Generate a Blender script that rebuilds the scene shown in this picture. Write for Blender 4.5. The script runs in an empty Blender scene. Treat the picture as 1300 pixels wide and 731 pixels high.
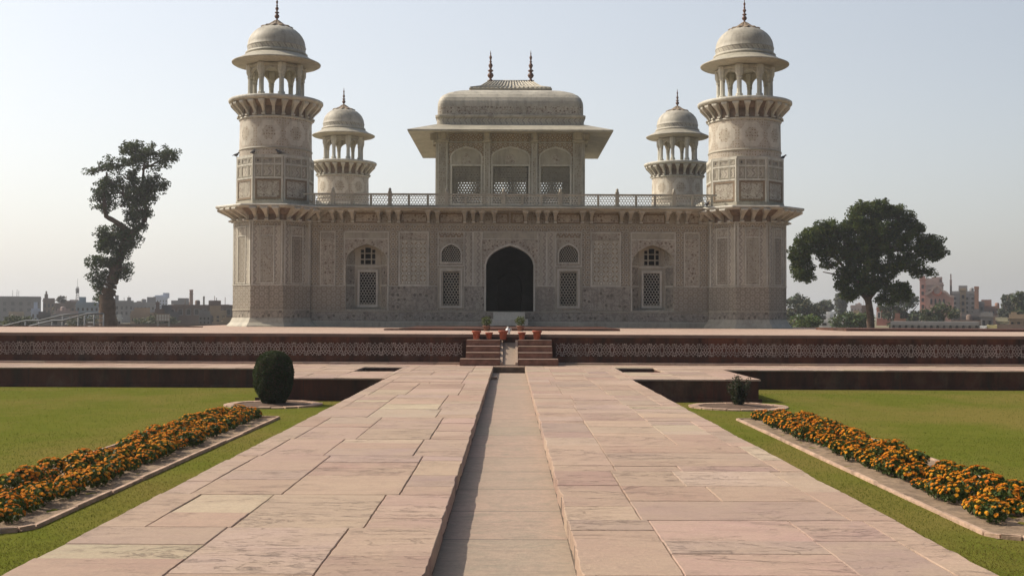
import bpy, math, random
import numpy as np
from mathutils import Vector, Matrix
from mathutils.geometry import tessellate_polygon
from mathutils import noise as mnoise
R = math.radians
PI = math.pi
random.seed(11)
rng = np.random.default_rng(5)
scene = bpy.context.scene
col = scene.collection

# ------------------------------------------------------------------ camera model
CX, CZ, F = 0.03, 1.375, 1480.0

def at(px, py, d):
    """metres for a sighting at depth d"""
    return (CX + (px - 648) * d / F, d, CZ - ((py - .0038 * (px - 650)) - 399) * d / F)

# ------------------------------------------------------------------ object helpers
def tag(o, label=None, cat=None, group=None, kind=None):
    if label: o['label'] = label
    if cat: o['category'] = cat
    if group: o['group'] = group
    if kind: o['kind'] = kind
    return o

def empty(name, loc, rz=0, parent=None):
    o = bpy.data.objects.new(name, None)
    col.objects.link(o)
    o.location = loc
    o.rotation_euler = (0, 0, rz)
    o.empty_display_size = .2
    if parent: o.parent = parent
    return o

def dup(o, parent=None, loc=None, rz=None):
    c = o.copy()
    col.objects.link(c)
    if parent is not None: c.parent = parent
    if loc is not None: c.location = loc
    if rz is not None: c.rotation_euler = (0, 0, rz)
    return c

def copy_tree(o, parent=None):
    c = o.copy()
    col.objects.link(c)
    if parent is not None: c.parent = parent
    for ch in list(o.children):
        copy_tree(ch, c)
    return c

class MB:
    def __init__(s):
        s.v = []; s.f = []; s.uv = []; s.mi = []; s.sm = []; s.col = []
        s.M = None
    def add(s, pts, faces, mi=0, uvs=None, smooth=False, c=None):
        b = len(s.v)
        if s.M is not None:
            pts = [s.M @ Vector(p) for p in pts]
        s.v.extend([tuple(p) for p in pts])
        for i, f in enumerate(faces):
            s.f.append([b + k for k in f]); s.mi.append(mi); s.sm.append(smooth)
            s.uv.append(uvs[i] if uvs else None); s.col.append(c)
    def box(s, x0, x1, y0, y1, z0, z1, mi=0, c=None):
        p = [(x0,y0,z0),(x1,y0,z0),(x1,y1,z0),(x0,y1,z0),(x0,y0,z1),(x1,y0,z1),(x1,y1,z1),(x0,y1,z1)]
        s.add(p, [(0,3,2,1),(4,5,6,7),(0,1,5,4),(1,2,6,5),(2,3,7,6),(3,0,4,7)], mi, c=c)
    def bbox(s, x0, x1, y0, y1, z0, z1, b=.01, mi=0, c=None):
        """box with chamfered top edges"""
        p = [(x0,y0,z0),(x1,y0,z0),(x1,y1,z0),(x0,y1,z0),
             (x0,y0,z1-b),(x1,y0,z1-b),(x1,y1,z1-b),(x0,y1,z1-b),
             (x0+b,y0+b,z1),(x1-b,y0+b,z1),(x1-b,y1-b,z1),(x0+b,y1-b,z1)]
        f = [(0,3,2,1),(8,9,10,11)]
        for k in range(4):
            n = (k+1) % 4
            f += [(k,n,4+n,4+k),(4+k,4+n,8+n,8+k)]
        s.add(p, f, mi, c=c)
    def prism(s, poly, z0, z1, mi=0, poly1=None, smooth=False, caps=True):
        n = len(poly); poly1 = poly1 or poly
        p = [(x,y,z0) for x,y in poly] + [(x,y,z1) for x,y in poly1]
        f = [(k,(k+1)%n,n+(k+1)%n,n+k) for k in range(n)]
        if caps: f += [tuple(range(n-1,-1,-1)), tuple(range(n,2*n))]
        s.add(p, f, mi, smooth=smooth)
    def loft(s, rings, mi=0, smooth=True, caps=(True,True)):
        n = len(rings[0]); p = [q for r in rings for q in r]; f = []
        for i in range(len(rings)-1):
            for k in range(n):
                f.append((i*n+k, i*n+(k+1)%n, (i+1)*n+(k+1)%n, (i+1)*n+k))
        s.add(p, f, mi, smooth=smooth)
        b = len(s.v) - len(p)
        if caps[0]:
            s.f.append([b+k for k in range(n-1,-1,-1)]); s.mi.append(mi); s.sm.append(False); s.uv.append(None); s.col.append(None)
        if caps[1]:
            m = b+(len(rings)-1)*n
            s.f.append([m+k for k in range(n)]); s.mi.append(mi); s.sm.append(False); s.uv.append(None); s.col.append(None)
    def lathe(s, prof, n=32, mi=0, cx=0, cy=0, smooth=True, uscale=None, rot=0, wob=None):
        p = []; f = []; uvs = []; m = len(prof)
        for i,(r,z) in enumerate(prof):
            for k in range(n):
                a = 2*PI*k/n + rot
                rr = r
                if wob: rr = r + wob(a, i)
                p.append((cx+rr*math.sin(a), cy-rr*math.cos(a), z))
        L = [0]
        for i in range(1,m): L.append(L[-1]+math.hypot(prof[i][0]-prof[i-1][0], prof[i][1]-prof[i-1][1]))
        us = uscale if uscale else max(r for r,z in prof)*2*PI
        for i in range(m-1):
            for k in range(n):
                f.append((i*n+k, i*n+(k+1)%n, (i+1)*n+(k+1)%n, (i+1)*n+k))
                u0, u1 = us*k/n, us*(k+1)/n
                v0, v1 = prof[0][1]+L[i], prof[0][1]+L[i+1]
                uvs.append([(u0,v0),(u1,v0),(u1,v1),(u0,v1)])
        s.add(p, f, mi, uvs, smooth)
    def tube(s, path, radii, n=8, mi=0, cap=True, smooth=True):
        path = [Vector(q) for q in path]
        if not hasattr(radii, '__len__'): radii = [radii]*len(path)
        rings = []; up = Vector((0.31,0.12,1)).normalized()
        for i,q in enumerate(path):
            t = (path[min(i+1,len(path)-1)] - path[max(i-1,0)]).normalized()
            a = t.cross(up)
            if a.length < .05: a = t.cross(Vector((1,0,0)))
            a.normalize(); b = a.cross(t)
            rings.append([tuple(q + (a*math.cos(2*PI*k/n)+b*math.sin(2*PI*k/n))*radii[i]) for k in range(n)])
        s.loft(rings, mi, smooth, (cap,cap))
    def plate(s, outer, holes, y0, y1, mi=0, mi_rev=None, back=True):
        """a wall in the xz plane, front face at y0 (towards -y), back at y1, with openings"""
        mi_rev = mi if mi_rev is None else mi_rev
        loops = [outer] + holes
        flat = [q for l in loops for q in l]
        tris = tessellate_polygon([[Vector((x,z,0)) for x,z in l] for l in loops])
        ff, fb = [], []
        for t in tris:
            a,b,c = [flat[i] for i in t]
            ar = (b[0]-a[0])*(c[1]-a[1])-(c[0]-a[0])*(b[1]-a[1])
            if abs(ar) < 1e-9: continue
            t = list(t)
            if ar < 0: t.reverse()
            ff.append(t); fb.append(t[::-1])
        s.add([(x,y0,z) for x,z in flat], ff, mi)
        if back: s.add([(x,y1,z) for x,z in flat], fb, mi)
        for li,l in enumerate(loops):
            n = len(l)
            area = sum(l[i][0]*l[(i+1)%n][1]-l[(i+1)%n][0]*l[i][1] for i in range(n))
            ccw = area > 0
            pts = [(x,y0,z) for x,z in l] + [(x,y1,z) for x,z in l]
            fs = []
            for k in range(n):
                q = (k,n+k,n+(k+1)%n,(k+1)%n)
                if (li==0) != ccw: q = q[::-1]
                fs.append(q)
            s.add(pts, fs, mi if li==0 else mi_rev)
    def frame(s, x0, x1, z0, z1, w, y0, y1, mi=0):
        """four bars butted into a rectangle"""
        s.box(x0,x1,y0,y1,z0,z0+w,mi); s.box(x0,x1,y0,y1,z1-w,z1,mi)
        s.box(x0,x0+w,y0,y1,z0+w,z1-w,mi); s.box(x1-w,x1,y0,y1,z0+w,z1-w,mi)
    def build(s, name, mats, parent=None, loc=None, rz=None, colname=None):
        me = bpy.data.meshes.new(name)
        me.from_pydata(s.v, [], s.f)
        if not isinstance(mats, (list,tuple)): mats = [mats]
        for m in mats: me.materials.append(m)
        me.polygons.foreach_set('material_index', s.mi)
        me.polygons.foreach_set('use_smooth', s.sm)
        uvl = me.uv_layers.new(name='UVMap')
        vs = s.v; out = []
        for f,u in zip(s.f, s.uv):
            if u is not None:
                for q in u: out.extend(q)
                continue
            a = Vector(vs[f[0]]); n = Vector((0,0,0))
            for i in range(len(f)):
                p, q = vs[f[i]], vs[f[(i+1)%len(f)]]
                n += Vector(((p[1]-q[1])*(p[2]+q[2]), (p[2]-q[2])*(p[0]+q[0]), (p[0]-q[0])*(p[1]+q[1])))
            if n.length > 0: n.normalize()
            if abs(n.z) > .8:
                for i in f: out.extend((vs[i][0], vs[i][1]))
            else:
                t = Vector((-n.y, n.x, 0)).normalized()
                for i in f: out.extend((vs[i][0]*t.x+vs[i][1]*t.y, vs[i][2]))
        uvl.data.foreach_set('uv', out)
        if any(c is not None for c in s.col):
            ca = me.color_attributes.new('tint', 'FLOAT_COLOR', 'CORNER')
            cc = []
            for f,c in zip(s.f, s.col):
                c = c or (.5,.5,.5)
                for _ in f: cc.extend((c[0],c[1],c[2],1))
            ca.data.foreach_set('color', cc)
        me.update()
        o = bpy.data.objects.new(name, me)
        col.objects.link(o)
        if parent: o.parent = parent
        if loc is not None: o.location = loc
        if rz is not None: o.rotation_euler = (0,0,rz)
        return o

def np_mesh(name, V, Fq, mats, cols=None, parent=None, smooth=False, mi=None):
    """fast mesh from arrays; Fq is (n,3) or (n,4)"""
    me = bpy.data.meshes.new(name)
    k = Fq.shape[1]; n = len(Fq)
    me.vertices.add(len(V)); me.vertices.foreach_set('co', np.asarray(V,dtype=np.float32).ravel())
    me.loops.add(n*k); me.loops.foreach_set('vertex_index', Fq.astype(np.int32).ravel())
    me.polygons.add(n)
    me.polygons.foreach_set('loop_start', np.arange(0,n*k,k,dtype=np.int32))
    me.polygons.foreach_set('loop_total', np.full(n,k,dtype=np.int32))
    if not isinstance(mats,(list,tuple)): mats=[mats]
    for m in mats: me.materials.append(m)
    if mi is not None: me.polygons.foreach_set('material_index', mi.astype(np.int32))
    if smooth: me.polygons.foreach_set('use_smooth', np.ones(n,dtype=bool))
    me.update(calc_edges=True)
    if cols is not None:
        ca = me.color_attributes.new('tint','FLOAT_COLOR','CORNER')
        c4 = np.ones((n,k,4),dtype=np.float32); c4[:,:,:3] = cols[:,None,:]
        ca.data.foreach_set('color', c4.ravel())
    me.validate()
    o = bpy.data.objects.new(name, me); col.objects.link(o)
    if parent: o.parent = parent
    return o

# ------------------------------------------------------------------ materials
class NT:
    def __init__(s, name, rough=.8, spec=.3):
        s.m = bpy.data.materials.new(name); s.m.use_nodes = True
        s.t = s.m.node_tree; s.b = s.t.nodes['Principled BSDF']
        s.b.inputs['Roughness'].default_value = rough
        s.b.inputs['Specular IOR Level'].default_value = spec
    def n(s, typ, **kw):
        x = s.t.nodes.new('ShaderNode'+typ)
        for k,v in kw.items(): setattr(x,k,v)
        return x
    def set(s, sock, v):
        if hasattr(v,'is_output') or isinstance(v, bpy.types.NodeSocket): s.t.links.new(v, sock)
        else:
            if isinstance(v,(tuple,list)) and len(v)==3 and sock.type=='RGBA': v=(*v,1)
            sock.default_value = v
    def math(s, op, a, b=0.0, clamp=False):
        x = s.n('Math', operation=op); x.use_clamp = clamp
        s.set(x.inputs[0],a); s.set(x.inputs[1],b); return x.outputs[0]
    def mix(s, fac, a, b, blend='MIX'):
        x = s.n('Mix', data_type='RGBA', blend_type=blend)
        s.set(x.inputs[0],fac); s.set(x.inputs[6],a); s.set(x.inputs[7],b); return x.outputs[2]
    def uv(s): 
        x = s.n('UVMap'); return x.outputs[0]
    def obj(s): return s.n('TexCoord').outputs['Object']
    def geo(s): return s.n('NewGeometry').outputs['Position']
    def rnd(s): return s.n('ObjectInfo').outputs['Random']
    def tint(s): return s.n('VertexColor', layer_name='tint').outputs[0]
    def scale(s, vec, sc, off=(0,0,0)):
        x = s.n('Mapping'); s.set(x.inputs[0],vec); x.inputs[3].default_value = sc; x.inputs[1].default_value = off; return x.outputs[0]
    def sep(s, vec):
        x = s.n('SeparateXYZ'); s.set(x.inputs[0],vec); return x.outputs
    def noise(s, vec, sc, det=4, rough=.6, dist=0):
        x = s.n('TexNoise'); s.set(x.inputs['Vector'],vec); x.inputs['Scale'].default_value=sc
        x.inputs['Detail'].default_value=det; x.inputs['Roughness'].default_value=rough; x.inputs['Distortion'].default_value=dist
        return x.outputs['Fac']
    def voro(s, vec, sc, feat='F1', rand=1.0):
        x = s.n('TexVoronoi', feature=feat); s.set(x.inputs['Vector'],vec); x.inputs['Scale'].default_value=sc
        x.inputs['Randomness'].default_value=rand; return x.outputs
    def ramp(s, fac, stops, interp='LINEAR'):
        x = s.n('ValToRGB'); x.color_ramp.interpolation = interp
        e = x.color_ramp.elements
        while len(e) < len(stops): e.new(.5)
        for el,(p,c) in zip(e,stops):
            el.position = p
            el.color = (*c,1) if len(c)==3 else c
        s.set(x.inputs[0],fac); return x.outputs[0]
    def val(s, fac, lo, hi, a=0., b=1.):
        x = s.n('MapRange'); s.set(x.inputs[0],fac)
        for i,q in enumerate((lo,hi,a,b)): x.inputs[1+i].default_value=q
        return x.outputs[0]
    def bump(s, h, strength=.3, dist=.01):
        x = s.n('Bump'); x.inputs['Strength'].default_value=strength; x.inputs['Distance'].default_value=dist
        s.set(x.inputs['Height'],h); s.t.links.new(x.outputs[0], s.b.inputs['Normal'])
    def out(s, c):
        s.set(s.b.inputs['Base Color'], c); return s.m

WHITE = (.595,.565,.47); BUFF = (.45,.412,.32); OCHRE = (.29,.205,.125); BROWN = (.125,.09,.065); GREY = (.26,.25,.22)

def weather(t, c, amt=.55, pos=None, seed=0.):
    """stains of rain and dust over marble: patches and vertical runs"""
    p = pos or t.geo()
    n1 = t.noise(t.scale(p,(1,1,1),(seed,0,0)), .8, 5, .65)
    n2 = t.noise(t.scale(p,(3.5,3.5,.35),(seed,3,0)), 1.2, 4, .7)
    n3 = t.noise(p, 9, 4, .7)
    f = t.math('MULTIPLY', t.val(n1,.42,.72), amt)
    c = t.mix(f, c, (.18,.16,.125))
    c = t.mix(t.math('MULTIPLY', t.val(n2,.5,.75), amt), c, (.12,.105,.085))
    return t.mix(t.math('MULTIPLY', t.val(n3,.4,.7), .25), c, (.28,.24,.18))

def marble(name, base=WHITE, amt=.5, seed=0.):
    t = NT(name, .6, .35)
    n = t.noise(t.geo(), 2.2, 6, .7, 1.)
    c = t.mix(t.val(n,.35,.7), base, tuple(b*.82 for b in base))
    c = weather(t, c, amt, seed=seed)
    t.bump(t.noise(t.geo(), 25, 4), .15, .01)
    return t.out(c)

def waves(t, kind, sc):
    u,v,_ = t.sep(t.scale(t.uv(), (sc,sc,sc)))
    def cs(e): return t.math('COSINE', t.math('MULTIPLY', e, 2*PI))
    if kind == 'star':
        a = t.math('ADD', cs(u), cs(v))
        b = t.math('ADD', cs(t.math('ADD',u,v)), cs(t.math('SUBTRACT',u,v)))
        c = t.math('ADD', t.math('MULTIPLY', cs(t.math('MULTIPLY',u,2.)), .8), t.math('MULTIPLY', cs(t.math('MULTIPLY',v,2.)), .8))
        return t.math('ADD', t.math('ADD', a, b), c)
    if kind == 'hex':
        h = t.math('MULTIPLY', v, .866)
        a = cs(u); b = cs(t.math('ADD', t.math('MULTIPLY',u,.5), h)); c = cs(t.math('SUBTRACT', t.math('MULTIPLY',u,.5), h))
        return t.math('ADD', t.math('ADD',a,b), c)
    if kind == 'cross':
        a = t.math('MULTIPLY', cs(u), cs(v))
        b = cs(t.math('ADD', u, t.math('ABSOLUTE', t.math('SUBTRACT', t.math('FRACT', v), .5))))
        return t.math('ADD', t.math('MULTIPLY',a,1.6), b)

def inlay(name, kind, sc, lo, hi, cols, amt=.5, seed=0.):
    t = NT(name, .55, .35)
    w = t.val(waves(t, kind, sc), lo, hi)
    n = len(cols)
    c = t.ramp(w, [(i/n, q) for i,q in enumerate(cols)], 'CONSTANT')
    c = weather(t, c, amt, seed=seed)
    return t.out(c)

def floral(name, base, petal, sc, amt=.45, vine=.035, seed=0.):
    t = NT(name, .55, .35)
    uv = t.uv()
    d = t.voro(uv, sc, 'F1', .55)['Distance']
    d2 = t.voro(t.scale(uv,(1,1,1),(.31,.17,0)), sc*2.3, 'F1', .7)['Distance']
    n = t.math('ABSOLUTE', t.math('SUBTRACT', t.noise(uv, sc*1.1, 2, .5, .6), .5))
    f = t.math('LESS_THAN', d, .26)
    g = t.math('LESS_THAN', d2, .22)
    h = t.math('LESS_THAN', n, vine)
    c = t.mix(t.math('MULTIPLY', h, .7), base, tuple(p*.8+.08 for p in petal))
    c = t.mix(t.math('MULTIPLY', g, .65), c, petal)
    c = t.mix(t.math('MULTIPLY', f, .85), c, tuple(p*.7 for p in petal))
    return t.out(weather(t, c, amt, seed=seed))

M = {}
M['marble'] = marble('white_marble', (.64,.605,.51), .42)
M['marble_clean'] = marble('pale_marble', (.62,.58,.49), .3, 2.)
M['marble_dome'] = marble('dome_marble', (.545,.495,.40), .66, 5.)
M['marble_buff'] = marble('buff_marble', (.475,.43,.335), .5, 7.)
M['marble_brown'] = marble('brown_inlay_border', (.24,.165,.10), .35, 1.)
M['star'] = inlay('star_inlay', 'star', 4.2, -2.6, 4.4, [BROWN, OCHRE, BUFF, WHITE, GREY, OCHRE], .5)
M['star_big'] = inlay('large_star_inlay', 'star', 2.6, -2.6, 4.4, [OCHRE, BUFF, WHITE, BUFF, BROWN, WHITE], .45, 3.)
M['hex'] = inlay('hexagon_inlay', 'hex', 5.5, -1.5, 3., [(.32,.26,.185), BUFF, (.52,.47,.38), (.33,.30,.25), (.20,.16,.12)], .5, 4.)
M['hex_red'] = inlay('brick_red_hexagon_inlay', 'hex', 5., -1.5, 3., [(.26,.22,.17), (.345,.305,.24), (.405,.37,.30), (.355,.31,.245), (.265,.225,.175)], .5, 6.)
M['border'] = inlay('border_inlay', 'cross', 3.6, -2.4, 2.4, [(.22,.18,.14), (.33,.29,.24), (.53,.48,.39), BUFF, (.33,.26,.18)], .45, 8.)
M['floral'] = floral('floral_inlay', (.49,.44,.35), (.20,.13,.085), 5.5, .45)
M['floral_dark'] = floral('dado_inlay', (.375,.335,.27), (.14,.115,.09), 4.2, .5, .05, 3.)
M['floral_fine'] = floral('fine_inlay', (.435,.40,.318), (.24,.17,.11), 9., .5, .03, 5.)

def medallion_mat():
    t = NT('medallion_inlay', .55, .35)
    u,v,_ = t.sep(t.uv())
    fu = t.math('SUBTRACT', t.math('FRACT', t.math('ADD', u, .5)), .5)
    dv = t.math('SUBTRACT', v, 8.86)
    d = t.math('SQRT', t.math('ADD', t.math('POWER', t.math('DIVIDE', fu, .40), 2.), t.math('POWER', t.math('DIVIDE', dv, .50), 2.)))
    wob = t.math('MULTIPLY', t.math('COSINE', t.math('MULTIPLY', t.math('ARCTAN2', fu, dv), 8.)), .05)
    d = t.math('ADD', d, wob)
    halo = t.math('MULTIPLY', t.math('GREATER_THAN', d, .58), t.math('LESS_THAN', d, 1.05))
    vec = t.n('CombineXYZ'); t.set(vec.inputs[0], t.math('MULTIPLY', u, 1.18)); t.set(vec.inputs[1], v)
    f1 = t.voro(vec.outputs[0], 9., 'F1', .35)['Distance']
    f2 = t.voro(vec.outputs[0], 17., 'F1', .5)['Distance']
    pat = t.mix(t.math('LESS_THAN', f1, .28), (.52,.45,.35), (.27,.19,.13))
    pat = t.mix(t.math('MULTIPLY', t.math('LESS_THAN', f2, .22), .6), pat, (.22,.16,.12))
    outer = t.mix(t.math('LESS_THAN', f1, .26), (.52,.45,.36), (.33,.25,.17))
    c = t.mix(t.math('LESS_THAN', d, .6), outer, pat)
    c = t.mix(halo, c, (.63,.57,.47))
    top = t.math('GREATER_THAN', v, 9.42)
    c = t.mix(top, c, t.mix(t.math('LESS_THAN', f1,.3), (.5,.43,.33),(.3,.22,.15)))
    return t.out(weather(t, c, .35, seed=9.))
M['medallion'] = medallion_mat()

def simple(name, c, rough=.8, var=.25, nsc=3., bump=0., spec=.3):
    t = NT(name, rough, spec)
    n = t.noise(t.geo(), nsc, 5, .65)
    cc = t.mix(t.val(n,.3,.7), tuple(x*(1-var) for x in c), tuple(min(1,x*(1+var)) for x in c))
    if bump: t.bump(t.noise(t.geo(), nsc*8, 4), bump, .01)
    return t.out(cc)

M['cove'] = simple('brown_red_cove_plaster', (.20,.15,.11), .85, .35, 4.)  # brown, with the shade between the brackets put into the colour
M['dark_room'] = simple('shade_dark_plaster', (.045,.04,.035), .9)  # gloom of the unlit interior put into the colour
M['finial'] = simple('mottled_red_brown_stone', (.16,.085,.06), .5, .5, 14.)

def sandstone_paver():
    t = NT('red_sandstone_paving', .85, .2)
    p = t.geo()
    tint = t.tint()
    pw = t.n('VectorMath', operation='MULTIPLY_ADD'); t.set(pw.inputs[0], tint); pw.inputs[1].default_value=(160,230,0); t.set(pw.inputs[2], p); p0 = p; p = pw.outputs[0]
    n1 = t.noise(p0, 1.3, 6, .68, .6)
    lay = t.noise(t.scale(p,(.55,5.,1)), 2.6, 7, .72, 1.4)       # bedding streaks across the path
    n3 = t.noise(p, 42, 4, .75)
    n4 = t.noise(t.scale(p,(1,1,1),(3,7,0)), 6.5, 6, .72, .8)
    c = t.mix(t.val(n1,.36,.66,0,.6), tint, (.44,.325,.225))
    c = t.mix(t.val(lay,.48,.74,0,.42), c, (.31,.20,.15))
    c = t.mix(t.val(lay,.30,.42,.45,0.), c, (.47,.36,.26))
    c = t.mix(t.val(n4,.50,.72,0,.40), c, (.26,.19,.15))
    c = t.mix(t.val(n3,.38,.75,0,.34), c, (.20,.145,.115))
    # flaked spots and hair cracks where the top layer has come off
    vein = t.noise(t.scale(p,(1,2.6,1),(4,2,0)), 2.4, 9, .8, 2.4)
    patch = t.noise(t.scale(p,(1,1,1),(9,1,0)), .75, 3, .5)
    fl = t.math('MULTIPLY', t.val(vein,.56,.60), t.val(patch,.50,.60))
    cr = t.math('MULTIPLY', t.val(t.math('ABSOLUTE', t.math('SUBTRACT', t.noise(t.scale(p,(.5,1.6,1),(1,5,0)), 1.1, 8, .62, 1.8), .5)), .0, .008, 1., 0.), t.val(patch,.40,.55))
    c = t.mix(t.math('MULTIPLY', fl, .42), c, (.19,.15,.125))
    c = t.mix(t.math('MULTIPLY', cr, .5), c, (.14,.10,.08))
    h = t.math('ADD', t.math('MULTIPLY', n3, .45), t.math('ADD', lay, t.math('MULTIPLY', t.math('ADD', fl, cr), -.9)))
    h = t.math('ADD', h, t.math('MULTIPLY', n4, .6))
    t.bump(h, .65, .014)
    return t.out(c)
M['paver'] = sandstone_paver()
M['joint'] = simple('joint_dirt', (.10,.075,.055), .95, .3, 6.)

def channel_mat():
    t = NT('channel_stone', .8, .25)
    p = t.geo()
    x,y,z = t.sep(p)
    br = t.n('TexBrick'); br.offset=.0
    t.set(br.inputs['Vector'], t.scale(p,(.4,1,1),(.2,0,0)))
    for k,v in (('Scale',1.),('Mortar Size',.011),('Brick Width',2.),('Row Height',1.15)): br.inputs[k].default_value=v
    br.inputs['Color1'].default_value=(.42,.285,.215,1); br.inputs['Color2'].default_value=(.36,.275,.20,1); br.inputs['Mortar'].default_value=(.12,.085,.07,1); br.inputs['Bias'].default_value=0.
    n = t.noise(t.scale(p,(1.2,1.6,1)), 1.6, 7, .74, 1.8)
    c = t.mix(t.val(n,.42,.66,0,.7), br.outputs[0], (.265,.225,.165))
    c = t.mix(t.val(t.noise(t.scale(p,(.8,4.,1)),2.2,7,.75,1.2),.5,.72,0,.5), c, (.19,.14,.11))
    n3 = t.noise(p, 26, 4, .7)
    c = t.mix(t.val(n3,.4,.75,0,.4), c, (.15,.12,.10))
    t.bump(n3, .5, .01)
    return t.out(c)
M['channel'] = channel_mat()

def redwall(name, base=(.125,.047,.030), stain=(.022,.016,.012)):
    t = NT(name, .85, .2)
    p = t.geo(); uv = t.uv()
    br = t.n('TexBrick'); br.offset = .0
    t.set(br.inputs['Vector'], uv)
    for k,v in (('Scale',1.),('Mortar Size',.006),('Brick Width',1.1),('Row Height',3.)): br.inputs[k].default_value=v
    br.inputs['Color1'].default_value=(*base,1); br.inputs['Color2'].default_value=(base[0]*.7,base[1]*.75,base[2]*.8,1); br.inputs['Mortar'].default_value=(.05,.035,.03,1)
    n1 = t.noise(t.scale(p,(1,1,.25)), 1.3, 5, .7)
    n2 = t.noise(p, 12, 4, .7)
    c = t.mix(t.val(n1,.42,.65,0,.85), br.outputs[0], stain)
    n4 = t.noise(t.scale(p,(1,1,.7),(5,2,1)), 1.1, 4, .6)
    c = t.mix(t.val(n4,.54,.68,0,.45), c, (.19,.13,.095))
    n5 = t.noise(t.scale(p,(1.6,1,.5),(2,8,3)), 1.7, 5, .7)
    c = t.mix(t.val(n5,.5,.66,0,.5), c, (.03,.035,.025))
    c = t.mix(t.val(n2,.4,.7,0,.4), c, (base[0]*.5,base[1]*.5,base[2]*.5))
    t.bump(n2,.4,.01)
    return t.out(c)
M['redwall'] = redwall('stained_red_sandstone')
M['redfrieze'] = redwall('red_sandstone_frieze', (.16,.06,.034))
M['redstep'] = simple('red_sandstone_step', (.20,.10,.07), .85, .35, 5., .3)
M['inlaywhite'] = simple('white_inlay_strip', (.46,.38,.33), .7, .5, 2.2)

def platform_top_mat():
    t = NT('platform_paving', .85, .2)
    p = t.geo()
    br = t.n('TexBrick'); t.set(br.inputs['Vector'], p)
    for k,v in (('Scale',1.),('Mortar Size',.012),('Brick Width',1.3),('Row Height',.75)): br.inputs[k].default_value=v
    br.inputs['Color1'].default_value=(.42,.28,.22,1); br.inputs['Color2'].default_value=(.47,.36,.27,1); br.inputs['Mortar'].default_value=(.15,.10,.08,1)
    n = t.noise(p, 1.5, 6, .7)
    c = t.mix(t.val(n,.4,.7,0,.5), br.outputs[0], (.30,.20,.15))
    return t.out(c)
M['plattop'] = platform_top_mat()

def lawn_mat(name, a, b, dry):
    t = NT(name, .95, .0)
    p = t.geo()
    n1 = t.noise(t.scale(p,(1,.6,1)), .35, 4, .6)
    n2 = t.noise(p, 2.1, 5, .7)
    n3 = t.noise(t.scale(p,(1,.55,1)), 38, 3, .7)
    c = t.mix(t.val(n2,.35,.65), a, b)
    c = t.mix(t.val(n1,.42,.62,0,.85), c, dry)
    c = t.mix(t.val(n3,.35,.7,0,.4), c, tuple(x*.62 for x in a))
    t.bump(t.math('ADD', n3, t.math('MULTIPLY', n2, .5)), .5, .02)
    return t.out(c)
M['lawn'] = lawn_mat('mown_lawn', (.106,.120,.018), (.132,.134,.024), (.185,.143,.042))
M['ground'] = lawn_mat('dusty_ground', (.20,.17,.11), (.16,.15,.09), (.26,.22,.15))

def tinted(name, rough=.7, transl=0., spec=.2):
    t = NT(name, rough, spec)
    t.set(t.b.inputs['Base Color'], t.tint())
    if transl:
        tr = t.n('BsdfTranslucent'); t.set(tr.inputs[0], t.mix(.3, t.tint(), (.12,.16,.02)))
        ms = t.n('MixShader'); ms.inputs[0].default_value = transl
        t.t.links.new(t.b.outputs[0], ms.inputs[1]); t.t.links.new(tr.outputs[0], ms.inputs[2])
        t.t.links.new(ms.outputs[0], t.t.nodes['Material Output'].inputs[0])
    return t.m
M['leaf'] = tinted('leaf', .6, .25)
M['blade'] = tinted('grass_blade', .9, .4, .0)
M['blossom'] = tinted('marigold_petal', .8, .15)
M['bark'] = simple('bark', (.10,.065,.045), .95, .45, 3., .8)
M['soil'] = simple('bed_soil', (.245,.17,.11), .95, .4, 9., .9)
M['soil_dark'] = simple('damp_soil', (.12,.075,.05), .95, .4, 9., .9)
M['curb'] = simple('sandstone_kerb', (.43,.29,.205), .9, .4, 5., .6)
M['terracotta'] = simple('terracotta', (.33,.085,.045), .7, .25, 9.)
M['steel'] = simple('pale_steel', (.25,.25,.245), .4, .1, 9.)
M['plastic_white'] = simple('white_plastic', (.75,.75,.73), .5, .05, 9.)
M['pigeon'] = simple('pigeon_feathers', (.07,.07,.075), .7, .4, 30.)

def rr_(c, amt=.12):
    c = tuple(.8*a+.2*b for a,b in zip(c,(.405,.275,.205)))
    k = 1 + random.uniform(-amt, amt)
    return (c[0]*k, c[1]*k*(1+random.uniform(-.03,.03)), c[2]*k*(1+random.uniform(-.05,.05)))

# ================================================================== PAVING
PAVS = [(.43,.295,.23), (.41,.275,.22), (.45,.32,.245), (.43,.31,.25), (.37,.265,.225), (.48,.395,.28), (.46,.35,.265), (.385,.25,.20)]
PAVW = [5,4,4,4,2.2,1.3,2,3]

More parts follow.
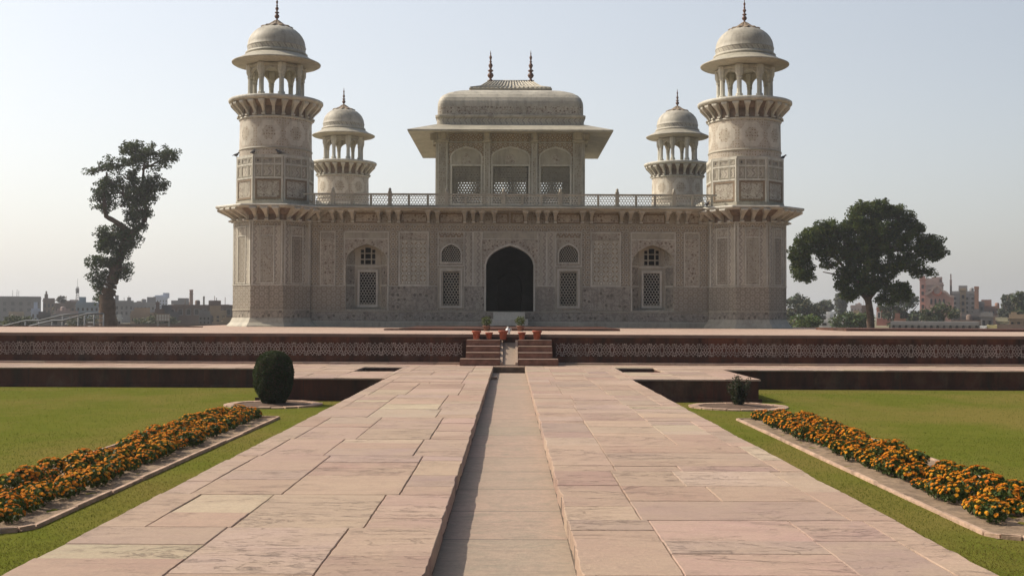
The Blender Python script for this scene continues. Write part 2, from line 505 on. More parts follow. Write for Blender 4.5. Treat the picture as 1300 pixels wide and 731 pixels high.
def slab(mb, x0, x1, y0, y1, z, thick, gap=.0028, jit=.006, c=None, edgej=(0,0)):
    """one worn flagstone: wavy outline, rounded arris, slight tilt"""
    x0 += gap; x1 -= gap; y0 += gap; y1 -= gap
    st = .07
    def line(a, b, n): return [a+(b-a)*k/n for k in range(n)]
    nx = max(1,int((x1-x0)/st)); ny = max(1,int((y1-y0)/st))
    per = [(x,y0) for x in line(x0,x1,nx)] + [(x1,y) for y in line(y0,y1,ny)] + [(x,y1) for x in line(x1,x0,nx)] + [(x0,y) for y in line(y1,y0,ny)]
    cx, cy = (x0+x1)/2, (y0+y1)/2
    tx, ty = random.uniform(-.0025,.0025), random.uniform(-.0025,.0025)
    dz = random.uniform(-.003,.003)
    out = []
    for x,y in per:
        j = jit
        q = (x+j*mnoise.noise((x*9,y*9,3.1)), y+j*mnoise.noise((x*9,y*9,7.7)))
        wv = max(-.1, .55*mnoise.noise((y*2.1,x,1.3))+.45*mnoise.noise((y*9,x,5.)))
        if edgej[0] and abs(x-x0)<1e-6: q = (x+edgej[0]*wv*1.5, q[1])
        if edgej[1] and abs(x-x1)<1e-6: q = (x-edgej[1]*wv*1.5, q[1])
        out.append(q)
    n = len(out)
    def zz(x,y): return z+dz+tx*(x-cx)+ty*(y-cy)
    ins = .006
    def inn(x,y,k):
        dx, dy = cx-x, cy-y; L = math.hypot(dx,dy) or 1
        return (x+dx/L*k, y+dy/L*k)
    p = [(x,y,z-thick) for x,y in out] + [(x,y,zz(x,y)-.006) for x,y in out]
    p += [(*inn(x,y,ins), zz(x,y)) for x,y in out]
    f = []
    for lv in range(2):
        for k in range(n):
            f.append((lv*n+k, lv*n+(k+1)%n, (lv+1)*n+(k+1)%n, (lv+1)*n+k))
    f.append(tuple(range(2*n,3*n)))
    mb.add(p, f, 0, c=c or rr_(random.choices(PAVS,PAVW)[0]))

def pave(mb, x0, x1, y0, y1, z, thick=.10, cols_=None, lmin=.5, lmax=1.5, edge=(None,None)):
    """courses of flagstones; the course pattern is re-drawn every few metres"""
    y = y0
    while y < y1-.01:
        ye = min(y1, y+random.uniform(1.3,3.4))
        if y1-ye < 1.2: ye = y1
        W = x1-x0
        if cols_:
            ws = [w*random.uniform(.78,1.22) for w in cols_]
            if len(ws)==4 and random.random()<.35:
                k_=random.choice((0,1)) if ws[0]<.6 else random.choice((1,2))
                ws[k_:k_+2]=[ws[k_]+ws[k_+1]]
        else:
            ws = []
            while sum(ws) < W: ws.append(random.uniform(.5,1.3))
        sc = W/sum(ws); xs = [x0]
        for w in ws: xs.append(xs[-1]+w*sc)
        xs[-1] = x1
        for i in range(len(xs)-1):
            wide = xs[i+1]-xs[i] > .95
            yy = y
            while yy < ye-.01:
                l = random.choice((random.uniform(lmin,lmax),random.uniform(lmin,lmax),random.uniform(.3,.6))) * (.62 if wide else 1)
                yn = yy+l
                if ye-yn < .32: yn = ye
                e = (.02 if (i==0 and edge[0]) else 0, .02 if (i==len(xs)-2 and edge[1]) else 0)
                if wide and random.random() < .28:
                    xm = random.uniform(xs[i]+.35, xs[i+1]-.35)
                    slab(mb, xs[i], xm, yy, yn, z, thick, edgej=(e[0],0)); slab(mb, xm, xs[i+1], yy, yn, z, thick, edgej=(0,e[1]))
                else:
                    slab(mb, xs[i], xs[i+1], yy, yn, z, thick, edgej=e)
                yy = yn
        y = ye

ZL = -.49           # lawn level
ZP = .829           # upper platform
CH = .415           # channel half width
PW = 2.63           # path half width
YT, YPJ, YPL = 29.4, 25.0, 32.3
random.seed(4)
mb = MB()
pave(mb, -PW, -CH, -4, 31.15, 0, .12, [.35,.85,1.2,.72], edge=(1,1))
pave(mb, CH, PW, -4, 31.15, 0, .12, [.74,1.15,.85,.38], edge=(1,1))
pave(mb, -PW, PW, 31.15, 31.25, 0, .12, [1.,1.2,1.])
path = mb.build('path', M['paver']); tag(path, kind='structure')
mb = MB()
mb.box(-PW+.02, -CH-.012, -4, YPL-.35, ZL-.3, -.03); mb.box(CH+.012, PW-.02, -4, YPL-.35, ZL-.3, -.03)
mb.box(-CH-.012, CH+.012, 30.8, YPL-.35, ZL-.3, -.03)
o = mb.build('path_base', M['joint']); tag(o, kind='structure')
mb = MB(); mb.box(-CH-.012, CH+.012, -4, 30.8, ZL-.3, -.17)
o = mb.build('channel_floor', M['channel']); tag(o, kind='structure')
mb = MB(); slab(mb, -CH+.0, CH-.0, 30.8, 31.15, 0, .12); slab(mb, -CH-.012, -CH+.14, 27.6, 27.75, -.10, .07)
o = mb.build('channel_end_slab', M['paver']); tag(o, kind='structure')

# lower terrace
ter = empty('lower_terrace', (0, 30.8, 0)); tag(ter, 'low red sandstone terrace edging the lawns, paved level with the path', 'terrace')
random.seed(9)
PO = (2.74, 3.74, 28.0, 30.2)
mb = MB()
for sgn in (-1,1):
    def px_(a,b): return (a,b) if sgn>0 else (-b,-a)
    pave(mb, *px_(PW,PO[0]), YPJ, YT, 0, .035, [1], .8, 1.4)
    pave(mb, *px_(PO[0],PO[1]), YPJ, PO[2], 0, .035, [1], .8, 1.4)
    pave(mb, *px_(PO[0],PO[1]), PO[3], 31.2, 0, .035, [1], .5, 1.)
    pave(mb, *px_(PO[1],5.4), YPJ, YT, 0, .035, [1,.8], .8, 1.4)
    pave(mb, *px_(PW,PO[0]), YT, 31.2, 0, .035, [1], .8, 1.4)
    pave(mb, *px_(PO[1],30), YT, 31.2, 0, .035, None, .8, 1.4)
pave(mb, -30, 30, 31.25, YPL-.32, -.001, .1, None, .5, .8)
pave(mb, -30, 30, YPL-.32, YPL+.06, .05, .16, None, .5, .8)
for o in (mb.build('paving', M['paver'], ter, (0,-30.8,0)),): pass
mb = MB()
for sgn in (-1,1):
    def bx(a,b,y0,y1,z0,z1,mi=0):
        if sgn<0: a,b=-b,-a
        mb.box(a,b,y0,y1,z0,z1,mi)
    bx(PW-.02,PO[0]-.015,YPJ+.03,YPL,ZL-.3,-.03); bx(PO[0]-.015,PO[1]+.015,YPJ+.03,PO[2]-.01,ZL-.3,-.03)
    bx(PO[1]+.015,5.36,YPJ+.03,YT+.03,ZL-.3,-.03)
    bx(PO[1]+.015,30,YT+.03,YPL,ZL-.3,-.03)
    bx(PO[0]-.015,PO[1]+.015,PO[3]+.01,YPL,ZL-.3,-.03)
    bx(PO[0]-.015,PO[1]+.015,PO[2]-.01,PO[3]+.01,ZL-.3,-.36)
    # plinth course at the foot of the wall
    bx(PW,5.42,YPJ-.03,YPJ+.03,ZL-.3,ZL+.07); bx(5.42,30,YT-.03,YT+.03,ZL-.3,ZL+.07)
mb.build('retaining_wall', M['redwall'], ter, (0,-30.8,0))

# ================================================================== UPPER PLATFORM
plat = empty('stone_platform', (0, YPL, 0)); tag(plat, 'red sandstone platform carrying the tomb, its face inlaid with a white star band', 'platform')
off = (0,-YPL,0)
mb = MB()
mb.box(-34, 34, YPL+.06, 45.2, -.6, ZP-.09); mb.box(-13.2, 13.2, 45.2, 78, -.6, ZP-.09)
mb.box(-34,34, YPL, YPL+.06, .62, ZP-.09); 
mb.build('core', M['redwall'], plat, off)
mb = MB()
mb.bbox(-34, 34, YPL-.06, 45.3, ZP-.088, ZP, .012); mb.bbox(-13.3, 13.3, 45.3, 78.1, ZP-.088, ZP, .012)
mb.build('coping', M['plattop'], plat, off)
mb = MB()
x = -33.9; k = 0
while x < 33.9:
    w = .98
    if not (-1.35 < x+w/2 < 1.35):
        mb.box(x, x+w-.02, YPL-.03-(.012 if k%2 else 0), YPL-.001, .635, ZP-.09)
    x += w; k += 1
for s_ in (-1,1):
    a,b = (1.26,34) if s_>0 else (-34,-1.26)
    mb.box(a,b,YPL-.02,YPL+.06,.16,.215); mb.box(a,b,YPL-.05,YPL+.06,-.05,.16); mb.box(a,b,YPL-.012,YPL+.06,.59,.62)
mb.build('frieze', M['redfrieze'], plat, off)
# inlaid band: a lattice of pointed stars with half rosettes along both edges
mb = MB()
for s_ in (-1,1):
    a,b = (1.26,34) if s_>0 else (-34,-1.26)
    mb.box(a,b,YPL+.004,YPL+.06,.215,.59)
mb.build('band_ground', M['redwall'], plat, off)
mb = MB()
P = .345; zb0, zb1 = .222, .583
def seg(mb, a, b, w, y0, y1, mi=0):
    dx,dz = b[0]-a[0], b[1]-a[1]; L = math.hypot(dx,dz)
    nx,nz = -dz/L*w/2, dx/L*w/2
    q = [(a[0]+nx,a[1]+nz),(a[0]-nx,a[1]-nz),(b[0]-nx,b[1]-nz),(b[0]+nx,b[1]+nz)]
    mb.add([(x,y0,z) for x,z in q]+[(x,y1,z) for x,z in q], [(0,1,2,3),(0,4,5,1),(1,5,6,2),(2,6,7,3),(3,7,4,0)], mi)
H_ = zb1-zb0; zm = (zb0+zb1)/2
def cellband(mb, x0):
    y0, y1 = YPL-.003, YPL+.004
    def pt(u,w): return (x0+u*P, zm+w*H_/2)
    w = .0105
    for sg in (-1,1):
        # half rosette on the edge
        arc = [pt(.5+.17*math.cos(a), sg*(1-.36*math.sin(a))) for a in [0,PI/4,PI/2,3*PI/4,PI]]
        for i in range(4): seg(mb, arc[i], arc[i+1], w, y0, y1)
        d = [pt(.42,sg*.97), pt(.58,sg*.97), pt(.54,sg*.80), pt(.46,sg*.80)]
        dd = d if sg<0 else d[::-1]
        mb.add([(x,y0,z) for x,z in dd], [(0,1,2,3)])
        for u0,w0,u1,w1 in ((0,.98,.13,.62),(1,.98,.87,.62),(.13,.62,.33,.72),(.87,.62,.67,.72),(.13,.62,.25,.30),(.87,.62,.75,.30),
                            (.33,.72,.42,.42),(.67,.72,.58,.42),(.42,.42,.58,.42),(.42,.42,.25,.30),(.58,.42,.75,.30),(.25,.30,.34,0),(.75,.30,.66,0),
                            (0,.40,.13,.62),(1,.40,.87,.62),(0,.40,.09,.12),(1,.40,.91,.12),(.09,.12,.25,.30),(.91,.12,.75,.30),(.34,0,.42,.42),(.66,0,.58,.42)):
            seg(mb, pt(u0,sg*w0), pt(u1,sg*w1), w, y0, y1)
    seg(mb, pt(.09,-.12), pt(.09,.12), w, y0, y1); seg(mb, pt(.91,-.12), pt(.91,.12), w, y0, y1)
for s_ in (-1,1):
    for k in range(int(17/P)):
        x0 = 1.30+k*P if s_>0 else -1.30-(k+1)*P
        cellband(mb, x0)
mb.build('white_inlay_band', M['inlaywhite'], plat, off)
# low kerb along the rear of the platform wings, and the dais before the door
mb = MB()
mb.bbox(-34,-11.9,45.0,45.3,ZP-.01,ZP+.035,.01); mb.build('rear_kerb', M['redwall'], plat, off)
mb = MB(); mb.bbox(11.9,34,41.2,45.3,ZP-.01,ZP+.075,.01)
mb.build('rear_kerb', M['redwall'], plat, off)
mb = MB(); mb.bbox(-3.7,3.7,39.0,46.9,ZP-.01,ZP+.07,.01); mb.bbox(-4.2,-3.7,39.0,40.2,ZP-.01,ZP+.05,.01)
mb.build('dais', M['redwall'], plat, off)

# ================================================================== STEPS AND CHUTE
def flight(name, label, s_):
    t = empty(name, (s_*.7, 31.7, 0)); tag(t, label, 'steps', 'flights of steps up to the platform')
    for i in range(4):
        mb = MB(); e = .15 if i==0 else 0
        y0 = 31.25+.25*i
        x0,x1 = (.245, 1.17+e)
        if s_<0: x0,x1 = -x1,-x0
        mb.bbox(x0,x1,y0-.02,YPL-.02,.165*i+.002,.165*(i+1),.012)
        ob = mb.build('step', [M['redstep']], t, (-s_*.7,-31.7,0))
        mb = MB(); mb.bbox(x0+.004,x1-.004,y0-.03,y0+.25,.165*(i+1)+.001,.165*(i+1)+.022,.006, c=rr_((.40,.27,.21)))
        mb.build('tread', M['paver'], ob)
    return t
flight('stone_steps', 'short flight of red steps with three pots at its top', -1)
flight('stone_steps', 'short flight of red steps with two pots at its top', 1)
ch = empty('water_chute', (0,31.7,0)); tag(ch, 'sloping stone water chute between the two flights of steps', 'water chute')
mb = MB()
mb.add([(-.17,31.2,.03),(.17,31.2,.03),(.17,32.25,.60),(-.17,32.25,.60),(-.17,32.25,0),(.17,32.25,0),(-.17,31.2,0),(.17,31.2,0)],
       [(0,1,2,3),(6,7,1,0),(6,0,3,4),(1,7,5,2)])
mb.build('chute_slab', M['channel'], ch, (0,-31.7,0))
for s_ in (-1,1):
    mb = MB(); a,b = s_*.17, s_*.235
    a,b = min(a,b),max(a,b)
    mb.add([(a,31.2,.0),(b,31.2,0),(b,31.2,.09),(a,31.2,.09),(a,32.25,0),(b,32.25,0),(b,32.25,.675),(a,32.25,.675)],
           [(0,1,2,3),(3,2,6,7),(0,3,7,4),(1,5,6,2),(4,7,6,5)], c=(.42,.31,.24))
    mb.build('kerb', M['paver'], ch, (0,-31.7,0))

# pots
def pot_mesh():
    mb = MB()
    mb.lathe([(0,.0),(.075,.0),(.08,.005),(.108,.185),(.128,.19),(.130,.235),(.122,.24),(.108,.232),(.10,.20),(0,.19)], 20)
    return mb
potpos = [(605.2,1.0,'outermost pot beside the wall on the three-pot flight'),(621.2,.82,'small middle pot on the flight with three pots'),(639.,1.05,'pot nearest the chute on the three-pot flight'),
          (662.7,.86,'smaller pot, nearer the chute, on the two-pot flight'),(682.,1.05,'larger of the two pots on the two-pot flight')]
p0 = None
for i,(px,sc,lab) in enumerate(potpos):
    X = at(px, 430, 32.12)[0]
    if p0 is None:
        p0 = pot_mesh().build('flower_pot', M['terracotta']); o = p0
        mb = MB(); mb.lathe([(0.0,.205),(.05,.207),(.099,.203)][::-1], 14); so = mb.build('soil', M['soil_dark'], o)
    else: o = copy_tree(p0)
    o.location = (X, 32.13, .683); o.scale = (sc,sc,sc); o.rotation_euler = (0,0,i*1.3)
    tag(o, 'terracotta ' + lab, 'flower pot', 'terracotta pots on the top step')

# ================================================================== TOMB
tomb = empty('mausoleum', (0, 49, ZP)); tag(tomb, 'white marble mausoleum with inlaid walls, four corner minarets and a roof pavilion', 'tomb')
TO = (0,-49,-ZP)
YF = 49.0
def arch(cx, w, z0, zs, za, n=14):
    """closed outline of a pointed Mughal arch opening, counter-clockwise from bottom left"""
    pts = [(cx-w,z0),(cx+w,z0)]
    for k in range(n*2+1):
        x = w - w*k/n
        a = abs(x)/w
        pts.append((cx+x, zs+(za-zs)*(.70*math.sqrt(max(0,1-a**2.2))+.30*(1-a))))
    return pts
def notch(x0,x1,z0,z1,cx,w,zs,za,n=14):
    '''a plate outline with an arch cut up into it from below'''
    a=[q for q in arch(cx,w,z0,zs,za,n)]
    return [(x0,z0),a[0]]+[q for q in a[2:][::-1]]+[a[1],(x1,z0),(x1,z1),(x0,z1)]
def rect(x0,x1,z0,z1): return [(x0,z0),(x1,z0),(x1,z1),(x0,z1)]
WM = ['floral_fine','marble','star','floral_dark','border','marble_buff','star_big','hex','floral','marble_clean','hex_red','marble_brown']
WMATS = [M[k] for k in WM]; WI = {k:i for i,k in enumerate(WM)}
mb = MB()
NX, SX = 6.02, 2.47
holes = [arch(0,1.0,1.5,3.45,4.26)]
for s_ in (-1,1):
    holes += [arch(s_*NX,.86,1.57,3.6,4.30), rect(s_*SX-.34,s_*SX+.34,1.76,3.16), arch(s_*SX,.40,3.56,3.93,4.30)]
mb.plate(rect(-8.7,8.7,ZP,5.72), holes, YF, YF+.55, WI['floral_fine'], WI['marble_buff'])
fp = lambda x0,x1,z0,z1,m,d=.012: mb.box(x0,x1,YF-d,YF+.002,z0,z1,WI[m])
# horizontal courses
fp(-8.45,8.45,ZP,1.04,'marble_buff',.06)
fp(-8.45,8.45,1.04,1.07,'marble',.045)
fp(-8.45,8.45,1.09,1.44,'floral_dark',.03)
fp(-8.45,8.45,1.455,1.50,'marble_buff',.04)
fp(-8.45,8.45,4.90,5.12,'hex',.010)
fp(-8.45,8.45,5.135,5.16,'marble',.03)
def fr(x0,x1,z0,z1,w=.05,m='marble',d=.028): mb.frame(x0,x1,z0,z1,w,YF-d,YF+.002,WI[m])
for s_ in (-1,1):
    def X(a,b): return (a,b) if s_>0 else (-b,-a)
    # door surround
    fr(*X(1.17,1.55),2.55,4.84,.035); fr(*X(1.55,1.92),2.55,4.84,.035)
    fp(*X(1.205,1.515),2.585,4.805,'border'); fp(*X(1.585,1.885),2.585,4.805,'border')
    fp(*X(1.04,1.9),1.53,2.53,'floral_dark',.02); 
    # small window bay
    fr(*X(SX-.56,SX+.56),3.38,4.84,.045)
    fp(*X(SX-.515,SX+.515),4.60,4.79,'star'); fp(*X(SX-.515,SX+.515),4.55,4.59,'marble',.02)
    # frame round the arched light
    oa = arch(s_*SX,.46,3.50,3.93,4.38); ia = arch(s_*SX,.40,3.56,3.93,4.30)
    mb.plate(oa,[ia],YF-.03,YF+.002,WI['marble'])
    mb.plate(rect(s_*SX-.56,s_*SX+.56,1.60,3.34),[rect(s_*SX-.34,s_*SX+.34,1.76,3.16)],YF-.022,YF+.002,WI['marble_buff'])
    mb.frame(s_*SX-.47,s_*SX+.47,1.64,3.28,.06,YF-.045,YF-.022,WI['marble_clean'])
    # strip between small bay and wide panel
    fp(*X(3.07,3.36),2.60,4.84,'hex')
    # wide star panel
    fr(*X(3.40,4.68),2.555,4.84,.06)
    fr(*X(3.46,4.62),2.615,4.50,.03,'marble_buff'); fp(*X(3.49,4.59),2.645,4.47,'star_big' if s_<0 else 'star_big')
    fp(*X(3.46,4.62),4.53,4.78,'floral')
    fp(*X(3.05,5.07),1.53,2.53,'floral_dark',.02)
    fp(*X(4.72,5.05),2.60,4.84,'hex')
    # niche frame, spandrel panel
    fp(*X(5.08,5.13),2.555,4.84,'marble',.028); fp(*X(6.93,6.98),2.555,4.84,'marble',.028); fp(*X(5.13,6.93),4.79,4.84,'marble',.028)
    mb.plate(notch(*X(5.13,6.93),2.605,4.50,s_*NX,.87,3.6,4.33), [], YF-.014, YF+.002, WI['floral'])
    fp(*X(5.13,6.93),4.56,4.788,'marble_buff'); fp(*X(5.13,6.93),4.50,4.55,'marble',.024)
    fp(*X(5.09,5.15),1.53,2.53,'marble',.026)
    # edge strip and panel
    fp(*X(7.02,7.30),2.60,4.84,'hex')
    fr(*X(7.33,7.98),2.555,4.84,.04); fp(*X(7.37,7.94),2.595,4.55,'floral'); fr(*X(7.46,7.85),2.70,4.45,.025,'marble_buff',.03)
    fp(*X(8.02,8.40),2.60,4.84,'hex'); fp(*X(6.92,8.40),1.53,2.53,'hex_red',.02)
    for a_,b_ in ((1.92,SX-.57),(SX+.57,5.07),(6.99,8.44)): fp(*X(a_,b_),2.535,2.553,'marble',.03)
    # frieze over the arches between brackets
    for a,b in ((.05,.62),(1.95,2.98),(3.47,4.62),(5.55,6.55),(7.47,8.4)):
        fp(*X(a,b),5.20,5.62,'marble_brown',.008); fp(*X(a+.06,b-.06),5.25,5.57,'floral',.02)
# door arch rim and spandrel
mb.plate(notch(-1.17,1.17,1.53,4.50,0,1.0,3.45,4.26),[],YF-.014,YF+.002,WI['floral'])
fr(-1.17,1.17,4.52,4.84,.035); fp(-1.12,1.12,4.56,4.80,'marble_buff')
oa = arch(0,1.07,1.505,3.45,4.36); ia = arch(0,1.0,1.505,3.45,4.26)
mb.plate([oa[0]]+[ia[0]]+ia[2:][::-1]+[ia[1]]+[oa[1]]+oa[2:],[],YF-.03,YF+.002,WI['marble'])
facade = mb.build('facade_wall', WMATS, tomb, TO)

# the other walls, roof slab and dark rooms
mb = MB()
mb.box(-8.7,-8.15,YF+.56,70,ZP,5.72,0); mb.box(8.15,8.7,YF+.56,70,ZP,5.72,0); mb.box(-8.14,8.14,69.45,70,ZP,5.72,0)
mb.build('side_wall', M['floral_fine'], tomb, TO)
mb = MB()
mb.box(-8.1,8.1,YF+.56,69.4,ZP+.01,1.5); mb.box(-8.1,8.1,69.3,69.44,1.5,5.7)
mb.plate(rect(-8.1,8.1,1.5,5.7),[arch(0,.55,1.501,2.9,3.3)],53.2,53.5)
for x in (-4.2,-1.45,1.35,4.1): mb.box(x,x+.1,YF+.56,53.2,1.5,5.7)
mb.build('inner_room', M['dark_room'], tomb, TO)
mb = MB()
mb.box(-8.75,8.75,48.22,71,5.735,5.84,1); mb.box(-8.75,8.75,48.14,71.1,5.76,5.80,0); mb.box(-8.7,8.7,48.3,70.9,5.69,5.735,0)
mb.build('roof_slab', [M['marble'],M['marble_buff']], tomb, TO)

# niche backs with windows
def lattice_hex(mb, inside, x0, x1, z0, z1, y0, y1, cell=.12, w=.022, mi=0):
    """honeycomb jali: every edge of a hexagonal tiling whose middle lies inside the opening"""
    a = cell/math.sqrt(3); seen=set()
    ny = int((z1-z0)/(1.5*a))+2; nx = int((x1-x0)/cell)+2
    for j in range(-1,ny):
        for i in range(-1,nx):
            cx = x0+(i+.5*(j%2))*cell; cz = z0+j*1.5*a
            pts = [(cx+a*math.cos(PI/6+k*PI/3), cz+a*math.sin(PI/6+k*PI/3)) for k in range(6)]
            for k in range(6):
                p,q = pts[k],pts[(k+1)%6]
                key = (round((p[0]+q[0])*500),round((p[1]+q[1])*500))
                if key in seen: continue
                seen.add(key)
                if inside((p[0]+q[0])/2,(p[1]+q[1])/2): seg(mb,p,q,w,y0,y1,mi)
def inrect(x0,x1,z0,z1): return lambda x,z: x0<x<x1 and z0<z<z1
def inarch(cx,w,z0,zs,za): 
    def f(x,z):
        a = abs(x-cx)/w
        return a<1 and z0<z<zs+(za-zs)*(.70*math.sqrt(max(0,1-a**2.2))+.30*(1-a))
    return f
for s_ in (-1,1):
    c = s_*NX
    mb = MB()
    hs = [rect(c-.34,c+.34,1.80,3.12)]
    for k,(a,b) in enumerate(((-.31,-.17),(-.12,.12),(.17,.31))):
        hs += [rect(c+a,c+b,3.48,3.66), rect(c+a,c+b,3.71,3.92), rect(c+a,c+b,3.96,4.10 if k!=1 else 4.18)]
    mb.plate(rect(c-.55,c+.55,1.505,4.40),hs,YF+.46,YF+.54,0)
    # canted sides
    for q in (-1,1):
        xa,xb = c+q*.55, c+q*.90
        z0,z1 = 1.505,4.40
        pts=[(xa,YF+.46,z0),(xb,YF+.02,z0),(xb,YF+.02,z1),(xa,YF+.46,z1)]
        mb.add(pts,[(0,1,2,3) if q>0 else (3,2,1,0)],3)
        e=.004
        for (u0,u1,w0,w1,m_) in ((.12,.88,2.62,3.35,4),(.12,.88,1.65,2.52,4)):
            pp=[]
            for u,w in ((u0,w0),(u1,w0),(u1,w1),(u0,w1)):
                pp.append((xa+(xb-xa)*u-q*e, YF+.46-.44*u-e, w))
            mb.add(pp,[(0,1,2,3) if q>0 else (3,2,1,0)],m_)
        for zz in (2.55,3.40):
            mb.add([(xa-q*.01,YF+.45,zz),(xb-q*.02,YF+.02,zz),(xb-q*.02,YF+.02,zz+.05),(xa-q*.01,YF+.45,zz+.05)],[(0,1,2,3) if q>0 else (3,2,1,0)],1)
    mb.box(c-.55,c+.55,YF+.43,YF+.462,3.36,3.42,1)
    mb.box(c-.9,c+.9,YF+.02,YF+.54,1.45,1.505,3)
    nb = mb.build('niche', [M['marble_buff'],M['marble'],M['marble_clean'],M['floral_fine'],M['floral_dark']], tomb, TO)
    mb = MB(); mb.frame(c-.43,c+.43,1.66,3.24,.085,YF+.415,YF+.46); wf = mb.build('window_frame', M['marble_clean'], nb)
    mb = MB(); lattice_hex(mb, inrect(c-.345,c+.345,1.79,3.13), c-.34,c+.34,1.80,3.12,YF+.45,YF+.49,.125,.020)
    mb.build('window_lattice', M['marble'], nb)
    c = s_*SX
    mb = MB(); lattice_hex(mb, inrect(c-.345,c+.345,1.75,3.17), c-.34,c+.34,1.76,3.16,YF+.05,YF+.09,.125,.034)
    mb.build('window_lattice', M['marble_buff'], tomb, TO)
    mb = MB(); lattice_hex(mb, inarch(c,.41,3.55,3.93,4.31), c-.40,c+.40,3.56,4.30,YF+.05,YF+.09,.10,.030)
    mb.build('arched_window_lattice', M['marble_buff'], tomb, TO)
# door plinth step
mb = MB(); mb.bbox(-.68,.64,48.35,48.93,ZP+.08,1.46,.01); mb.bbox(-.8,.76,47.95,48.35,ZP+.08,1.18,.01)
mb.build('door_step', M['marble_clean'], tomb, TO)

# brackets
def bracket_profile(depth, height):
    n=7; pts=[(0,0)]
    top=[( -depth,height),(-depth,height*.86)]
    curve=[]
    for k in range(n+1):
        a=k/n
        curve.append((-depth*(1-a)**.9*.94-0.02*(1-a), height*.80-height*.80*(a**1.15)+.04*math.sin(a*PI*2)))
    return [(0.02,height)]+[top[0],top[1]]+curve+[(0.02,0)]
def bracket(depth, height, w, name, mat, flare=1.3):
    mb = MB(); rings=[]
    n=12
    for k in range(n+1):
        u=k/n; z=height*u
        yf = -depth*(.10+.90*min(1,u/.86)**1.25) + (.035*depth*math.sin(u*2*PI))
        t_=max(0,min(1,(u-.45)/.42)); t_=t_*t_
        hw = w/2*(1+flare*t_)
        rings.append([(-hw,.02,z),(hw,.02,z),(hw,yf,z),(-hw,yf,z)])
    mb.loft(rings,0,False)
    mb.box(-w*.62,w*.62,-depth*.36,-depth*.05,-.035,.03)
    return mb
wb0=None
for s_ in (-1,1):
    for xo in (.65,1.18,1.54,1.9,3.03,3.42,4.67,5.05,5.5,6.6,7.04,7.42,8.0):
        if wb0 is None:
            wb0 = bracket(.66,.46,.11,'wall_bracket',None).build('wall_bracket', M['marble'], tomb); o=wb0
        else: o=dup(wb0)
        o.location=(s_*xo, 48.98-49, 5.235-ZP)
# arched cove heads between close pairs of brackets
for s_ in (-1,1):
    for a,b in ((1.18,1.54),(1.54,1.9),(3.03,3.42),(4.67,5.05),(5.05,5.5),(6.6,7.04),(7.04,7.42),(.65,1.18),(1.9,3.03),(3.42,4.67),(5.5,6.6),(7.42,8.0)):
        mb=MB(); c=s_*(a+b)/2; w=(b-a)/2-.055
        if b-a < .6:
            mb.plate(notch(c-w,c+w,5.42,5.69,c,w-.02,5.52,5.64,6),[],48.40,48.46)
        else:
            mb.box(c-w,c+w,48.40,48.46,5.63,5.69)
        mb.build('bracket_lintel', M['marble_buff'], tomb, TO)

# balustrade on the roof edge
def jali_panel(w,h,cell=.115,bw=.024):
    mb=MB(); lattice_hex(mb,inrect(-w/2,w/2,0,h),-w/2,w/2,0,h,-.02,.02,cell,bw); return mb
PH=.40
pw=.70
jp=None; post=None; tall=None
YR=48.42
xs=[-8.15+.788*k for k in range(22)]
mb=MB(); mb.box(-8.6,8.6,YR-.045,YR+.045,5.84,5.91); mb.box(-8.6,8.6,YR-.05,YR+.05,5.91+PH,5.91+PH+.075)
mb.build('balustrade_rail', M['marble_buff'], tomb, TO)
for i,x in enumerate(xs):
    if i%3==1:
        if tall is None:
            mb=MB(); mb.box(-.075,.075,-.075,.075,0,.62); mb.lathe([(.06,.62),(.075,.64),(.05,.66),(.065,.70),(.05,.75),(.0,.79)],10)
            tall=mb.build('balustrade_post', M['marble_buff'], tomb); o=tall
        else: o=dup(tall)
    else:
        if post is None:
            mb=MB(); mb.box(-.045,.045,-.052,.052,0,.485); post=mb.build('balustrade_post', M['marble_buff'], tomb); o=post
        else: o=dup(post)
    o.location=(x,YR-49,5.84-ZP)
    if i<len(xs)-1:
        if jp is None: jp=jali_panel(.69,PH).build('balustrade_panel', M['marble'], tomb); o=jp
        else: o=dup(jp)
        o.location=(x+.394,YR-49,5.91-ZP)
for s_ in (-1,1):
    mb=MB(); mb.box(s_*8.55-.05,s_*8.55+.05,51.5,68,5.84,6.385); mb.build('side_parapet', M['marble'], tomb, TO)
# low marble bench blocks seen through the rail
mb=MB(); mb.box(-4.5,4.5,52.5,53.0,5.84,5.98); mb.build('pavilion_plinth', M['marble_buff'], tomb, TO)

